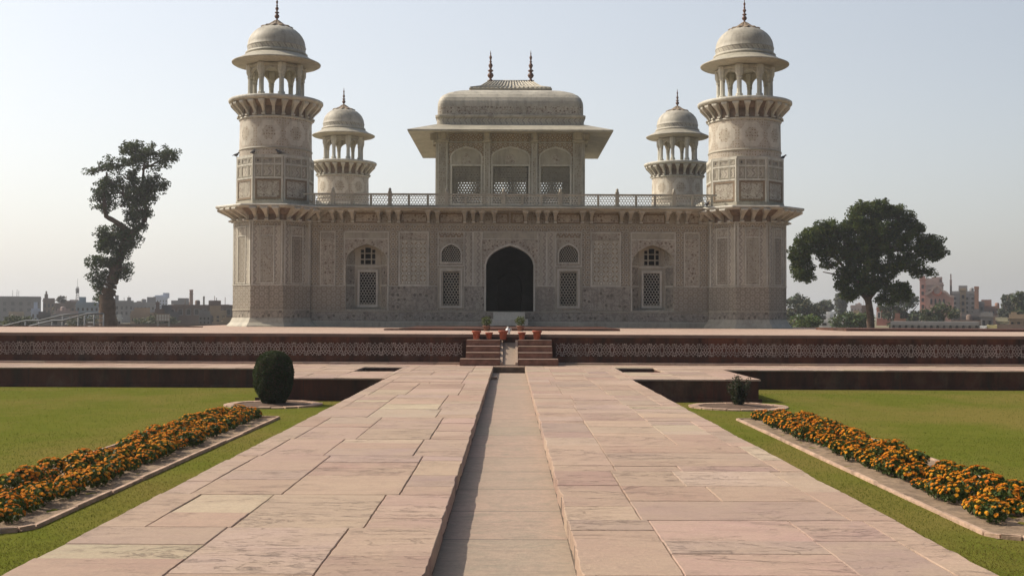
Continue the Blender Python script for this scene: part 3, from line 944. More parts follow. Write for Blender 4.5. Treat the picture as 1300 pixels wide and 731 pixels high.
# ------------------------------------------------------------------ roof pavilion
pv = MB(); HW=3.52; YB=59.5; Y0=YB-HW
pvm=['floral_fine','marble','marble_buff','floral','star','marble_brown']; pvi={k:i for i,k in enumerate(pvm)}
bays=[(-2.11,.69),(.02,.86),(2.17,.70)]
def pwall(mb, M4):
    mb.M=M4
    hs=[rect(c-w,c+w,6.7,8.50) for c,w in bays]
    mb.plate(rect(-HW,HW,5.84,10.12),hs,-HW,-HW+.18,pvi['floral_fine'],pvi['marble_buff'])
    y=-HW
    for x0,x1 in ((-3.50,-3.02),(-1.28,-.98),(1.02,1.30),(3.02,3.50)):
        mb.box(x0,x1,y-.07,y+.01,5.86,10.1,pvi['marble'])
        mb.box(x0+.06,x1-.06,y-.085,y-.06,6.2,9.6,pvi['floral_fine'])
        mb.box(x0-.05,x1+.05,y-.20,y-.06,9.62,9.75,pvi['marble_buff'])
        mb.box(x0+.05,x1-.05,y-.34,y-.06,9.75,10.08,pvi['marble_buff'])
    for c,w in bays:
        oa=arch(c,w+.14,8.56,8.98,9.50); ia=arch(c,w+.02,8.561,8.93,9.36)
        mb.plate(notch(c-w-.13,c+w+.13,8.59,9.60,c,w+.02,8.93,9.36),[],y-.045,y+.002,pvi['star'])
        mb.plate(ia,[],y-.012,y+.002,pvi['marble_buff'])
        mb.plate(notch(c-w-.08,c+w+.08,8.59,9.46,c,w+.02,8.93,9.36)[:0] or arch(c,w*.30,8.62,8.80,9.10,6),[],y-.016,y-.010,pvi['floral'])
        io=arch(c,w+.09,8.59,8.95,9.45); i2=arch(c,w+.02,8.59,8.93,9.36)
        mb.plate([io[0],i2[0]]+i2[2:][::-1]+[i2[1],io[1]]+io[2:],[],y-.055,y-.044,pvi['marble'])
        mb.box(c-w-.14,c+w+.14,y-.05,y+.002,9.62,9.66,pvi['marble'])
        mb.frame(c-w-.08,c+w+.08,6.62,8.58,.08,y-.035,y+.002,pvi['marble'])
        mb.box(c-w-.1,c+w+.1,y-.02,y+.002,9.70,10.05,pvi['star'])
    mb.M=None
for k in range(4):
    pwall(pv, Matrix.Translation((0,YB,0))@Matrix.Rotation(k*PI/2,4,'Z'))
pavil = pv.build('pavilion', [M[k] for k in pvm], tomb, TO)
jw=[]
for k in range(4):
    M4=Matrix.Translation((0,YB,0))@Matrix.Rotation(k*PI/2,4,'Z')
    for c,w in bays:
        mb=MB(); mb.M=M4
        lattice_hex(mb,inrect(c-w-.01,c+w+.01,6.7,8.51),c-w,c+w,6.7,8.5,-HW+.06,-HW+.10,.145,.07)
        mb.M=None
        mb.build('jali_screen', M['marble_buff'], pavil)
mb=MB(); mb.box(-3.3,3.3,YB-3.3,YB+3.3,5.85,5.9); mb.build('pavilion_floor', M['marble_buff'], pavil)
# eave
mb=MB()
def sq(h,z,rad=0.,n=4):
    if rad<=0: return [(-h,YB-h,z),(h,YB-h,z),(h,YB+h,z),(-h,YB+h,z)]
    pts=[]
    for cx,cy,a0 in ((h-rad,-h+rad,-PI/2),(h-rad,h-rad,0),(-h+rad,h-rad,PI/2),(-h+rad,-h+rad,PI)):
        for k in range(n+1):
            a=a0+k/n*PI/2; pts.append((cx+rad*math.cos(a),YB+cy+rad*math.sin(a),z))
    return pts
mb.loft([sq(3.3,10.13),sq(4.84,9.985),sq(4.85,10.06),sq(3.4,10.56)],0,False,(True,True))
mb.build('eave', M['marble_buff'], pavil)
# vaulted roof
def vault():
    mb=MB()
    lv=[(3.56,10.50),(3.56,10.82),(3.63,10.86),(3.64,10.96),(3.53,10.99),(3.53,11.40),(3.525,11.52),(3.50,11.66),(3.43,11.84),(3.30,12.0),(3.08,12.16),(2.78,12.29),(2.40,12.39),(1.95,12.47),(1.4,12.52)]
    n=12
    rings=[]
    for h,z in lv:
        rings.append(sq(h,z,min(.35,h*.3) if z<11.4 else .35+(3.53-h)*.25,6))
    for i in range(len(rings)-1):
        mi = 1 if i==0 else (2 if i==4 else 0)
        mb.loft([rings[i],rings[i+1]],mi,i>5,(False,i==len(rings)-2))
    return mb
vm = vault()
vo = vm.build('vaulted_roof', [M['marble_dome'],M['border'],M['floral']], pavil)
mb=MB()
mb.loft([sq(1.9,12.47),sq(2.05,12.50),sq(2.05,12.56),sq(1.98,12.58)],0,False,(True,False))
q0=[(-1.98,YB-1.98,12.58),(1.98,YB-1.98,12.58),(1.98,YB+1.98,12.58),(-1.98,YB+1.98,12.58)]
q1=[(-1.5,YB-1.1,12.82),(1.5,YB-1.1,12.82),(1.5,YB+1.1,12.82),(-1.5,YB+1.1,12.82)]
q2=[(-1.12,YB-.12,13.26),(1.12,YB-.12,13.26),(1.12,YB+.12,13.26),(-1.12,YB+.12,13.26)]
mb.loft([q0,q1,q2],0,False,(False,True))
for sgn in (-1,1):
    for k in range(19):
        t=-1+2*k/18
        mb.tube([(t*1.98,YB-sgn*1.98,12.60),(t*1.5,YB-sgn*1.1,12.84),(t*1.12,YB-sgn*.12,13.28)],[.045,.04,.035],5,1)
        if 0<k<18: mb.tube([(sgn*1.98,YB+t*1.98,12.60),(sgn*1.5,YB+t*1.1,12.84),(sgn*1.12,YB+t*.12,13.28)],[.045,.04,.035],5,1)
mb.tube([(-1.2,YB,13.30),(1.2,YB,13.30)],.07,6,1)
cap=mb.build('ribbed_cap', [M['marble_buff'],M['marble_dome']], pavil)
def finial_mb(h, r):
    pr=[(0.9,0),(1.15,.03),(.5,.06),(.35,.10),(.8,.14),(1.1,.20),(.8,.26),(.35,.30),(.9,.33),(.95,.36),(.3,.40),(.55,.46),(.78,.51),(.55,.56),(.25,.60),(.5,.63),(.22,.67),(.38,.73),(.5,.77),(.3,.82),(.14,.85),(.22,.89),(.1,.94),(.02,1.0)]
    mb=MB(); mb.lathe([(a*r,b*h) for a,b in pr],12); return mb
pf=finial_mb(1.62,.15).build('finial', M['finial'], pavil); pf.location=(-1.03,YB,13.28)
o=dup(pf); o.location=(1.03,YB,13.28)

# ------------------------------------------------------------------ minarets (built at the origin, parented to the tomb)
def octa(rv, z=None, rot=0):
    pts=[(rv*math.sin(R(22.5+45*k)+rot), -rv*math.cos(R(22.5+45*k)+rot)) for k in range(8)]
    return pts if z is None else [(x,y,z) for x,y in pts]
tm=['floral_fine','marble','hex','hex_red','border','marble_buff','floral_dark','marble_brown','floral','medallion','cove']
ti={k:i for i,k in enumerate(tm)}
def shaft():
    mb=MB()
    rv=1.74; ap=rv*math.cos(R(22.5)); fw=rv*math.sin(R(22.5))
    # flared foot
    mb.loft([octa(2.02,ZP),octa(2.0,ZP+.05),octa(1.86,ZP+.18),octa(1.78,ZP+.34),octa(1.765,ZP+.36)],ti['marble_buff'],False)
    mb.loft([octa(1.75,ZP+.36),octa(1.75,1.50)],ti['floral_dark'],False)
    mb.loft([octa(1.775,1.50),octa(1.775,1.55)],ti['marble_buff'],False)
    mb.loft([octa(1.75,1.55),octa(1.75,2.53)],ti['hex_red'],False)
    mb.loft([octa(1.775,2.53),octa(1.775,2.575)],ti['marble'],False)
    mb.loft([octa(rv,2.575),octa(rv-.02,5.40)],ti['floral_fine'],False)
    mb.loft([octa(1.77,5.16),octa(1.77,5.22)],ti['marble'],False)
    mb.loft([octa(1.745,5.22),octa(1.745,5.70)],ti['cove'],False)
    for k in range(8):
        mb.M=Matrix.Rotation(k*PI/4,4,'Z')
        y=-ap
        mb.box(-fw+.03,-fw+.10,y-.022,y+.01,2.58,5.15,ti['marble']); mb.box(fw-.10,fw-.03,y-.022,y+.01,2.58,5.15,ti['marble'])
        mb.box(-fw+.11,fw-.11,y-.012,y+.01,5.0,5.15,ti['hex'])
        mb.box(-fw+.11,-.32,y-.012,y+.01,2.6,4.98,ti['border']); mb.box(.32,fw-.11,y-.012,y+.01,2.6,4.98,ti['border'])
        mb.frame(-.31,.31,2.6,4.98,.05,y-.028,y+.01,ti['marble'])
        mb.box(-.26,.26,y-.012,y+.01,2.65,4.55,ti['hex_red'] if k%2 else ti['floral_fine'])
        mb.box(-.26,.26,y-.026,y+.01,4.56,4.61,ti['marble']); mb.box(-.26,.26,y-.012,y+.01,4.62,4.92,ti['floral'])
        mb.frame(-.19,.19,2.72,4.48,.02,y-.018,y-.01,ti['marble_buff'])
        mb.M=None
    # octagonal panelled stage above the balcony
    rv2=1.62; a2=rv2*math.cos(R(22.5)); f2=rv2*math.sin(R(22.5))
    mb.loft([octa(rv2,5.84),octa(rv2,7.90)],ti['floral_fine'],False)
    mb.loft([octa(1.66,5.84),octa(1.66,6.05)],ti['marble_buff'],False)
    mb.loft([octa(1.65,7.86),octa(1.65,7.93)],ti['marble'],False)
    for k in range(8):
        mb.M=Matrix.Rotation(k*PI/4,4,'Z'); y=-a2
        mb.box(-f2+.01,-f2+.085,y-.03,y+.01,6.05,7.86,ti['marble']); mb.box(f2-.085,f2-.01,y-.03,y+.01,6.05,7.86,ti['marble'])
        mb.frame(-f2+.085,f2-.085,6.10,6.92,.075,y-.03,y+.01,ti['marble_brown'])
        mb.box(-f2+.16,f2-.16,y-.012,y+.01,6.175,6.845,ti['floral'])
        mb.box(-f2+.085,f2-.085,y-.03,y+.01,6.94,7.02,ti['marble']); mb.box(-f2+.085,f2-.085,y-.03,y+.01,7.50,7.58,ti['marble']); mb.box(-f2+.085,f2-.085,y-.03,y+.01,7.81,7.86,ti['marble'])
        for x0,x1 in ((-.50,-.30),(-.22,.22),(.30,.50)):
            mb.frame(x0,x1,7.05,7.48,.03,y-.022,y+.01,ti['marble_buff']); mb.box(x0+.03,x1-.03,y-.006,y+.01,7.08,7.45,ti['border'])
            mb.frame(x0,x1,7.60,7.79,.03,y-.022,y+.01,ti['marble_buff']); mb.box(x0+.03,x1-.03,y-.006,y+.01,7.63,7.76,ti['floral_dark'])
        for x in (-.26,.26): mb.box(x-.022,x+.022,y-.026,y+.01,7.02,7.86-.05,ti['marble'])
        mb.M=None
    # round drum
    mb.lathe([(1.525,7.80),(1.515,8.25)],64,ti['medallion'],uscale=8.)
    mb.lathe([(1.515,8.25),(1.50,9.50)],64,ti['medallion'],uscale=8.)
    mb.lathe([(1.52,8.18),(1.545,8.20),(1.545,8.25),(1.52,8.27)],64,ti['marble_buff'])
    mb.lathe([(1.50,9.48),(1.54,9.50),(1.54,9.57),(1.50,9.58)],64,ti['marble'])
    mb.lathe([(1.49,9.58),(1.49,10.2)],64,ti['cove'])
    return mb
def minaret():
    sh = shaft().build('minaret', [M[k] for k in tm])
    # lower balcony (octagonal) and upper balcony (round)
    mb=MB(); mb.loft([octa(2.30,5.685),octa(2.43,5.70),octa(2.49,5.75),octa(2.50,5.80),octa(2.47,5.84)],0,False)
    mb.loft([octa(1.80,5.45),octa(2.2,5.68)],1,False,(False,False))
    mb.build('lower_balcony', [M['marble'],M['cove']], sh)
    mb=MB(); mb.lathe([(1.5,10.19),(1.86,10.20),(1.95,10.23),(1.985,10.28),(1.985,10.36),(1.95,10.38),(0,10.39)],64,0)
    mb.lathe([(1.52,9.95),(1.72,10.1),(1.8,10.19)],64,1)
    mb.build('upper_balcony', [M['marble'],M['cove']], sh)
    b0=None
    for k in range(8):
        for j in range(3):
            t=(j-1)*.46
            a=k*PI/4; yb=-1.60
            x,y=t,yb
            if b0 is None: b0=bracket(.72,.47,.125,'b',None).build('balcony_bracket', M['marble'], sh); o=b0
            else: o=dup(b0)
            o.location=(x*math.cos(a)-y*math.sin(a), x*math.sin(a)+y*math.cos(a), 5.235); o.rotation_euler=(0,0,a)
    u0=None
    for k in range(24):
        a=k*PI/12+PI/24
        if u0 is None: u0=bracket(.41,.57,.115,'b',None).build('balcony_bracket', M['marble'], sh); o=u0
        else: o=dup(u0)
        o.location=(1.48*math.sin(a), -1.48*math.cos(a), 9.62); o.rotation_euler=(0,0,a)
    # kiosk
    c0=None
    for k in range(8):
        a=R(22.5+45*k)
        if c0 is None:
            mb=MB()
            mb.prism([(.14*math.sin(R(22.5+45*i))*1.08,-.14*math.cos(R(22.5+45*i))*1.08) for i in range(8)],10.385,10.62)
            mb.loft([[(rr*math.sin(R(22.5+45*i)),-rr*math.cos(R(22.5+45*i)),z) for i in range(8)] for rr,z in ((.12,10.62),(.105,10.66),(.10,11.25),(.13,11.30),(.115,11.36),(.17,11.50),(.18,11.85))],0,False)
            c0=mb.build('kiosk_column', M['marble'], sh); o=c0
        else: o=dup(c0)
        o.location=(1.10*math.sin(a), -1.10*math.cos(a), 0); o.rotation_euler=(0,0,a)
    mb=MB()
    for k in range(8):
        mb.M=Matrix.Rotation(k*PI/4,4,'Z'); ap=1.10*math.cos(R(22.5)); fw=1.10*math.sin(R(22.5))
        mb.plate(notch(-fw,fw,11.18,12.0,0,fw-.10,11.34,11.66,8),[],-ap-.06,-ap+.06)
        mb.M=None
    mb.loft([octa(1.2,11.72),octa(1.24,11.74),octa(1.24,11.82),octa(1.2,11.84)],0,False,(False,False))
    mb.build('kiosk_arcade', M['marble_buff'], sh)
    mb=MB(); mb.lathe([(0,11.86),(1.15,11.87),(1.80,11.93),(1.86,11.965),(1.865,12.0),(1.80,12.03),(1.5,12.17),(1.28,12.33),(0,12.36)],64)
    mb.build('kiosk_eave', M['marble_buff'], sh)
    mb=MB(); mb.lathe([(1.26,12.31),(1.30,12.33),(1.31,12.40),(1.28,12.43),(1.245,12.46)],64,0); mb.lathe([(1.215,12.46),(1.225,12.66)],64,1)
    mb.lathe([(1.235,12.66),(1.24,12.69),(1.222,12.71),(1.205,12.85),(1.165,13.0),(1.09,13.15),(.98,13.29),(.83,13.42),(.62,13.53),(.4,13.59),(0,13.62)],64,0)
    mb.build('dome', [M['marble_dome'],M['border']], sh)
    mb=MB(); mb.lathe([(.58,13.50),(.66,13.53),(.60,13.585),(.42,13.64),(.28,13.72),(.17,13.80),(.10,13.86),(0,13.87)],48,0,smooth=False,wob=lambda a,i:(.055*math.cos(12*a) if i<3 else .02*math.cos(12*a) if i<6 else 0))
    mb.build('lotus_cap', M['marble_brown'], sh)
    f=finial_mb(1.08,.10).build('finial', M['finial'], sh); f.location=(0,0,13.82)
    return sh
m0=None
for (sx,yy) in ((-1,49.5),(1,49.5),(-1,69.5),(1,69.5)):
    if m0 is None: m0=minaret(); o=m0; o.parent=tomb
    else: o=copy_tree(m0,tomb)
    o.location=(sx*9.98, yy-49, -ZP)

# ================================================================== GROUND AND GARDEN
def sheet(name, x0,x1,y0,y1,z,mat,n=1,kind='structure'):
    mb=MB(); mb.add([(x0,y0,z),(x1,y0,z),(x1,y1,z),(x0,y1,z)],[(0,1,2,3)])
    o=mb.build(name,mat); tag(o,kind=kind); return o
sheet('ground',-2600,2600,-60,2600,-.62,M['ground'])
sheet('lawn',-32,-PW+.08,-6,YPJ+4.5,ZL,M['lawn']); sheet('lawn',PW-.08,32,-6,YPJ+4.5,ZL,M['lawn'])

# flower beds: kerb, soil
BED=(4.08,5.46,9.75,20.8)
def kerb_ring(mb, pts, w, z0, z1, closed=True):
    n=len(pts)
    for i in range(n if closed else n-1):
        a=Vector(pts[i]); b=Vector(pts[(i+1)%n]); d=b-a; L=d.length
        m=max(1,int(L/.95))
        for k in range(m):
            p=a+d*(k/m); q=a+d*((k+1)/m); t=d.normalized(); nr=Vector((-t.y,t.x))*w/2
            g=t*.002; p=p+g; q=q-g
            j=lambda: random.uniform(-.006,.006)
            zz=z1+random.uniform(-.008,.008)
            c=[p-nr,q-nr,q+nr,p+nr]
            c=[(x.x+j(),x.y+j()) for x in c]
            i_=[((x-(p.x+q.x)/2)*.86+(p.x+q.x)/2,(y-(p.y+q.y)/2)*.97+(p.y+q.y)/2) if abs(d.y)>abs(d.x) else ((x-(p.x+q.x)/2)*.97+(p.x+q.x)/2,(y-(p.y+q.y)/2)*.86+(p.y+q.y)/2) for x,y in c]
            P_=[(x,y,z0) for x,y in c]+[(x,y,zz-.014) for x,y in c]+[(x,y,zz) for x,y in i_]
            F_=[(8,9,10,11)]
            for e in range(4):
                f=(e+1)%4; F_+=[(e,f,4+f,4+e),(4+e,4+f,8+f,8+e)]
            mb.add(P_,F_)
beds={}
for s_,lab in ((-1,'long marigold bed with a clipped round bush standing beyond its far end'),(1,'long marigold bed with a thin dark shrub standing beyond its far end')):
    x0,x1,y0,y1=BED
    if s_<0: y0+=.15
    bd=empty('flower_bed',(s_*(x0+x1)/2,(y0+y1)/2,ZL)); tag(bd,lab,'flower bed','flower beds along the path')
    mb=MB()
    r=.22
    pts=[(x0,y1),(x0,y0+r),(x0+r*.35,y0+r*.35),(x0+r,y0),(x1-r,y0),(x1,y0+r),(x1,y1-r),(x1-r,y1)]
    if s_<0: pts=[(-x,y) for x,y in pts]
    kerb_ring(mb,pts,.045,ZL-.1,ZL+.036)
    loc=(-s_*(x0+x1)/2,-(y0+y1)/2,-ZL)
    mb.build('kerb',M['curb'],bd,loc)
    # soil: a lumpy sheet
    nx,ny=14,110; V=[];Fq=[]
    for j in range(ny+1):
        for i in range(nx+1):
            x=x0+.03+(x1-x0-.06)*i/nx; y=y0+.05+(y1-y0-.1)*j/ny
            V.append((s_*x-s_*(x0+x1)/2,y-(y0+y1)/2,.012+.028*mnoise.noise((x*5,y*5,s_))+.012*mnoise.noise((x*14,y*14,s_))))
    for j in range(ny):
        for i in range(nx):
            q=j*(nx+1)+i; q=(q,q+1,q+nx+2,q+nx+1)
            Fq.append(q if s_>0 else q[::-1])
    np_mesh('soil',np.array(V),np.array(Fq),M['soil'],parent=bd,smooth=True)

# leaf clouds ---------------------------------------------------------------
def leaf_cloud(name, centers, size, mat, cols, parent=None, aspect=.5, rs=None, flat=0.):
    """one small bent quad per centre, random facing"""
    rs = rs or rng
    n=len(centers)
    C=np.asarray(centers,dtype=np.float64)
    d=rs.normal(size=(n,3)); d/=np.linalg.norm(d,axis=1)[:,None]
    e=rs.normal(size=(n,3)); 
    if flat: d[:,2]*=(1-flat); e[:,2]*=(1-flat)
    e-= (e*d).sum(1)[:,None]*d; 
    e/=np.maximum(np.linalg.norm(e,axis=1)[:,None],1e-6)
    d/=np.maximum(np.linalg.norm(d,axis=1)[:,None],1e-6)
    s=(np.asarray(size)*rs.uniform(.6,1.35,n))[:,None]
    a=C-d*s*.5; b=C+e*s*aspect*.5; c=C+d*s*.5; f=C-e*s*aspect*.5
    V=np.stack([a,b,c,f],1).reshape(-1,3)
    Fq=np.arange(n*4).reshape(n,4)
    return np_mesh(name,V,Fq,mat,cols,parent)
def leafcols(n, base, var, rs=None):
    rs=rs or rng
    k=rs.uniform(1-var,1+var,(n,1)); h=rs.uniform(-.25,.25,(n,1))
    b=np.array(base)[None,:]*k
    b[:,0:1]*=1+h; b[:,2:3]*=1-h*.5
    return b

# marigolds -----------------------------------------------------------------
def marigold_proto(seed, hue):
    rs=np.random.default_rng(seed)
    h=.205; r=.145
    n=260
    u=rs.normal(size=(n,3)); u/=np.linalg.norm(u,axis=1)[:,None]
    rad=rs.uniform(.35,1,n)**.5
    C=u*rad[:,None]*np.array([r,r,h*.46]); C[:,2]+=h*.50
    keep=C[:,2]>.015; C=C[keep]; n=len(C)
    fol=leaf_cloud('marigold_plant',C,.055,M['leaf'],leafcols(n,(.055,.078,.016),.35,rs),aspect=.42,rs=rs)
    # blossoms: ruffled heads over the upper dome
    mb_v=[];mb_f=[];cols_=[]
    nb=rs.integers(34,70)
    for i in range(nb):
        a=rs.uniform(0,2*PI); t=rs.uniform(0,1)**.7
        th=t*1.75
        c=np.array([r*1.02*math.sin(th)*math.cos(a),r*1.02*math.sin(th)*math.sin(a),h*.52+h*.50*math.cos(th)])
        ax=np.array([math.sin(th)*math.cos(a),math.sin(th)*math.sin(a),math.cos(th)+.55]); ax/=np.linalg.norm(ax)
        t1=np.cross(ax,[.3,.5,.1]); t1/=np.linalg.norm(t1); t2=np.cross(ax,t1)
        R_=rs.uniform(.013,.023)
        k=rs.uniform(0,1)
        base=np.array(hue[0])*(1-k)+np.array(hue[1])*k
        if rs.uniform()<.12: base=np.array((.62,.36,.03))
        for (rr,zz,m,dk) in ((1.,.0,7,.75),(.7,.34,6,1.)):
            for q in range(m):
                al=2*PI*(q+rs.uniform(-.2,.2))/m; be=PI/m*1.15
                def P_(ang,rd,z): return c+R_*(rd*(math.cos(ang)*t1+math.sin(ang)*t2)+z*ax)
                o_=len(mb_v)
                mb_v+= [P_(al,.05,zz-.25),P_(al-be,rr*.85,zz+rs.uniform(-.1,.1)),P_(al,rr*1.08,zz-.08+rs.uniform(-.12,.12)),P_(al+be,rr*.85,zz+rs.uniform(-.1,.1))]
                mb_f.append((o_,o_+1,o_+2,o_+3)); cols_.append(base*dk*rs.uniform(.85,1.12))
    np_mesh('blossoms',np.array(mb_v),np.array(mb_f),M['blossom'],np.array(cols_),parent=fol)
    return fol
hues=[((.76,.29,.012),(.60,.15,.008)),((.80,.37,.018),(.68,.23,.012)),((.60,.15,.008),(.76,.30,.012))]
protos=[marigold_proto(100+i,hues[i%3]) for i in range(6)]
used=[False]*6
random.seed(21)
for s_,lab,grp in ((-1,'orange marigold plant in the bed ending near the clipped round bush','marigold plants in the bed near the clipped bush'),
                   (1,'orange marigold plant in the bed ending near the thin dark shrub','marigold plants in the bed near the thin shrub')):
    x0,x1,y0,y1=BED
    y=y0+(.75 if s_>0 else .28)
    row=0
    while y < y1-.15:
        for j,xo in enumerate((.37,.67,.98)):
            if random.random()<.07: continue
            k=random.randrange(6)
            if not used[k]: o=protos[k]; used[k]=True
            else: o=copy_tree(protos[k])
            o.location=(s_*(x0+xo+random.uniform(-.07,.07)), y+random.uniform(-.10,.10)+(.14 if j==1 else 0), ZL+.01)
            o.rotation_euler=(random.uniform(-.08,.08),random.uniform(-.08,.08),random.uniform(0,6.28))
            sc=random.choice((.6,.78,.9,.98,1.05,1.1))*random.uniform(.93,1.07); o.scale=(sc*1.05,sc*1.05,sc)
            tag(o,lab,'marigold',grp)
        y+=.265

# round beds with the clipped bush and the shrub
def ring_bed(cx,cy,lab):
    t=empty('round_bed',(cx,cy,ZL)); tag(t,lab,'round bed','round beds by the terrace')
    mb=MB(); n=22
    for k in range(n):
        a0=2*PI*k/n+.012; a1=2*PI*(k+1)/n-.012
        r0,r1=.80+random.uniform(-.01,.01),.99+random.uniform(-.01,.01); z=.028+random.uniform(-.008,.008)
        q=[]
        for r_,a in ((r0,a0),(r1,a0),(r1,(a0+a1)/2),(r1,a1),(r0,a1),(r0,(a0+a1)/2)): q.append((r_*math.cos(a),r_*math.sin(a)))
        mb.add([(x,y,-.1) for x,y in q]+[(x,y,z) for x,y in q],[tuple(range(6,12))]+[(i,(i+1)%6,6+(i+1)%6,6+i) for i in range(6)])
    mb.build('kerb',M['curb'],t)
    mb=MB(); mb.lathe([(.82,.012),(.5,.02),(.2,.05),(0,.06)],24); mb.build('soil',M['soil_dark'],t)
ring_bed(-4.80,23.85,'round kerbed bed at the foot of the clipped barrel-shaped bush'); ring_bed(4.66,23.7,'round kerbed bed at the foot of the thin dark shrub')

def topiary():
    t=empty('clipped_bush',(-4.80,23.85,ZL)); tag(t,'dark green bush clipped to a barrel shape in a round bed','bush')
    rs=np.random.default_rng(3)
    n=15000
    z=rs.uniform(0,1,n); 
    prof=np.interp(z,[0,.06,.2,.4,.6,.8,.92,.98,1.0],[.19,.245,.33,.395,.405,.36,.265,.165,.04])
    a=rs.uniform(0,2*PI,n)
    r=prof*(1-np.abs(rs.normal(0,.05,n)))*(1+.035*np.sin(a*5+z*9)+.03*np.sin(a*9-z*14))
    C=np.stack([r*np.cos(a),r*np.sin(a),.02+z*1.08],1)
    cols=leafcols(n,(.036,.050,.018),.45,rs)
    leaf_cloud('foliage',C,.045,M['leaf'],cols,t,.45,rs)
    mb=MB(); mb.lathe([(.16,.0),(.21,.1),(.29,.25),(.35,.45),(.35,.65),(.28,.88),(.16,1.0),(.0,1.04)],20); mb.build('inner_twigs',M['bark'],t)
topiary()
def shrub():
    t=empty('thin_shrub',(4.66,23.7,ZL)); tag(t,'small thin dark shrub in a round kerbed bed','shrub')
    rs=np.random.default_rng(8); C=[]; mb=MB()
    for k in range(22):
        a=rs.uniform(0,2*PI); sp=rs.uniform(.03,.24); h=rs.uniform(.38,.66)
        p=[(0.03*math.cos(a),.03*math.sin(a),0),(sp*.5*math.cos(a),sp*.5*math.sin(a),h*.5),(sp*math.cos(a),sp*math.sin(a),h)]
        mb.tube(p,[.009,.007,.003],5)
        for q in range(120):
            u=rs.uniform(.12,1); b=np.array(p[0])*(1-u)+np.array(p[2])*u
            C.append(b+rs.normal(0,.03,3))
    C=np.array(C); leaf_cloud('foliage',C,.05,M['leaf'],leafcols(len(C),(.032,.038,.02),.4,rs),t,.4,rs)
    mb.build('stems',M['bark'],t)
shrub()
# two small plants by the door steps and a white jug
def door_plant(px,lab,seed):
    X,_,_=at(px,410,38.2)
    t=empty('potted_plant',(X,38.2,ZP)); tag(t,lab,'potted plant','plants before the door')
    rs=np.random.default_rng(seed); C=[]
    for k in range(420):
        v=rs.normal(size=3); v/=np.linalg.norm(v); C.append(v*rs.uniform(.4,1)*np.array([.19,.17,.17])+np.array([0,0,.33]))
    leaf_cloud('foliage',np.array(C),.06,M['leaf'],leafcols(420,(.085,.105,.035),.35,rs),t,.4,rs)
    mb=MB(); mb.lathe([(0,0),(.09,0),(.125,.15),(.135,.155),(.13,.18),(.10,.175),(0,.17)],16); mb.build('pot',M['redstep'],t)
door_plant(618.,'bushier green plant in a dark pot on the platform, beyond the three-pot flight',1); door_plant(661.,'smaller green plant in a dark pot on the platform, beyond the two-pot flight',2)
mb=MB(); mb.lathe([(0,0),(.06,0),(.068,.02),(.07,.10),(.05,.145),(.022,.165),(.022,.19),(.027,.192),(.025,.205),(0,.206)],16)
mb.tube([(.045,0,.145),(.09,0,.15),(.092,0,.10),(.066,0,.07)],.010,6)
jug=mb.build('water_jug',M['plastic_white'],None,(at(645,0,32.9)[0],32.9,ZP)); tag(jug,'small white plastic jug set on the platform edge above the chute','jug')

# grass blades over the near lawns
def grass():
    Vs=[];Cs=[]
    rs=np.random.default_rng(77)
    for s_ in (-1,1):
        for (y0,y1,den) in ((6.3,9.5,3200),(9.5,13,1500),(13,18,650),(18,29.2,220)):
            xa,xb = PW-.02, min(13, .46*y1+.6)
            n=int((xb-xa)*(y1-y0)*den)
            x=rs.uniform(xa,xb,n); y=rs.uniform(y0,y1,n)
            ok=(x<.46*y+.5)&~((x>BED[0]-.03)&(x<BED[1]+.03)&(y>BED[2]-.05)&(y<BED[3]+.05))
            ok&=~(((x-4.73)**2+(y-23.8)**2)<1.05**2)
            x=x[ok]; y=y[ok]; n=len(x)
            sz=1+.02*(y0-6)
            h=rs.uniform(.006,.018,n)*sz; w=rs.uniform(.002,.0042,n)*sz; a=rs.uniform(0,2*PI,n)
            lx=rs.normal(0,.010,n)*sz; ly=rs.normal(0,.010,n)*sz
            X=s_*x
            V=np.stack([np.stack([X-w*np.cos(a),y-w*np.sin(a),np.full(n,ZL-.002)],1),np.stack([X+w*np.cos(a),y+w*np.sin(a),np.full(n,ZL-.002)],1),np.stack([X+lx,y+ly,ZL+h],1)],1)
            Vs.append(V.reshape(-1,3))
            k=rs.uniform(0,1,(n,1)); pat=np.array([mnoise.noise((float(q)*.35,float(p)*.25,0)) for q,p in zip(X[::1],y[::1])])[:,None]
            c=np.array([[.092,.114,.017]])*(1-k)+np.array([[.130,.136,.026]])*k
            dry=np.clip(pat*1.6+.15,0,1); c=c*(1-dry)+np.array([[.178,.138,.036]])*dry
            Cs.append(c*rs.uniform(.75,1.15,(n,1)))
    V=np.concatenate(Vs); Fq=np.arange(len(V)).reshape(-1,3)
    o=np_mesh('grass',V,Fq,M['blade'],np.concatenate(Cs)); tag(o,kind='stuff')
grass()

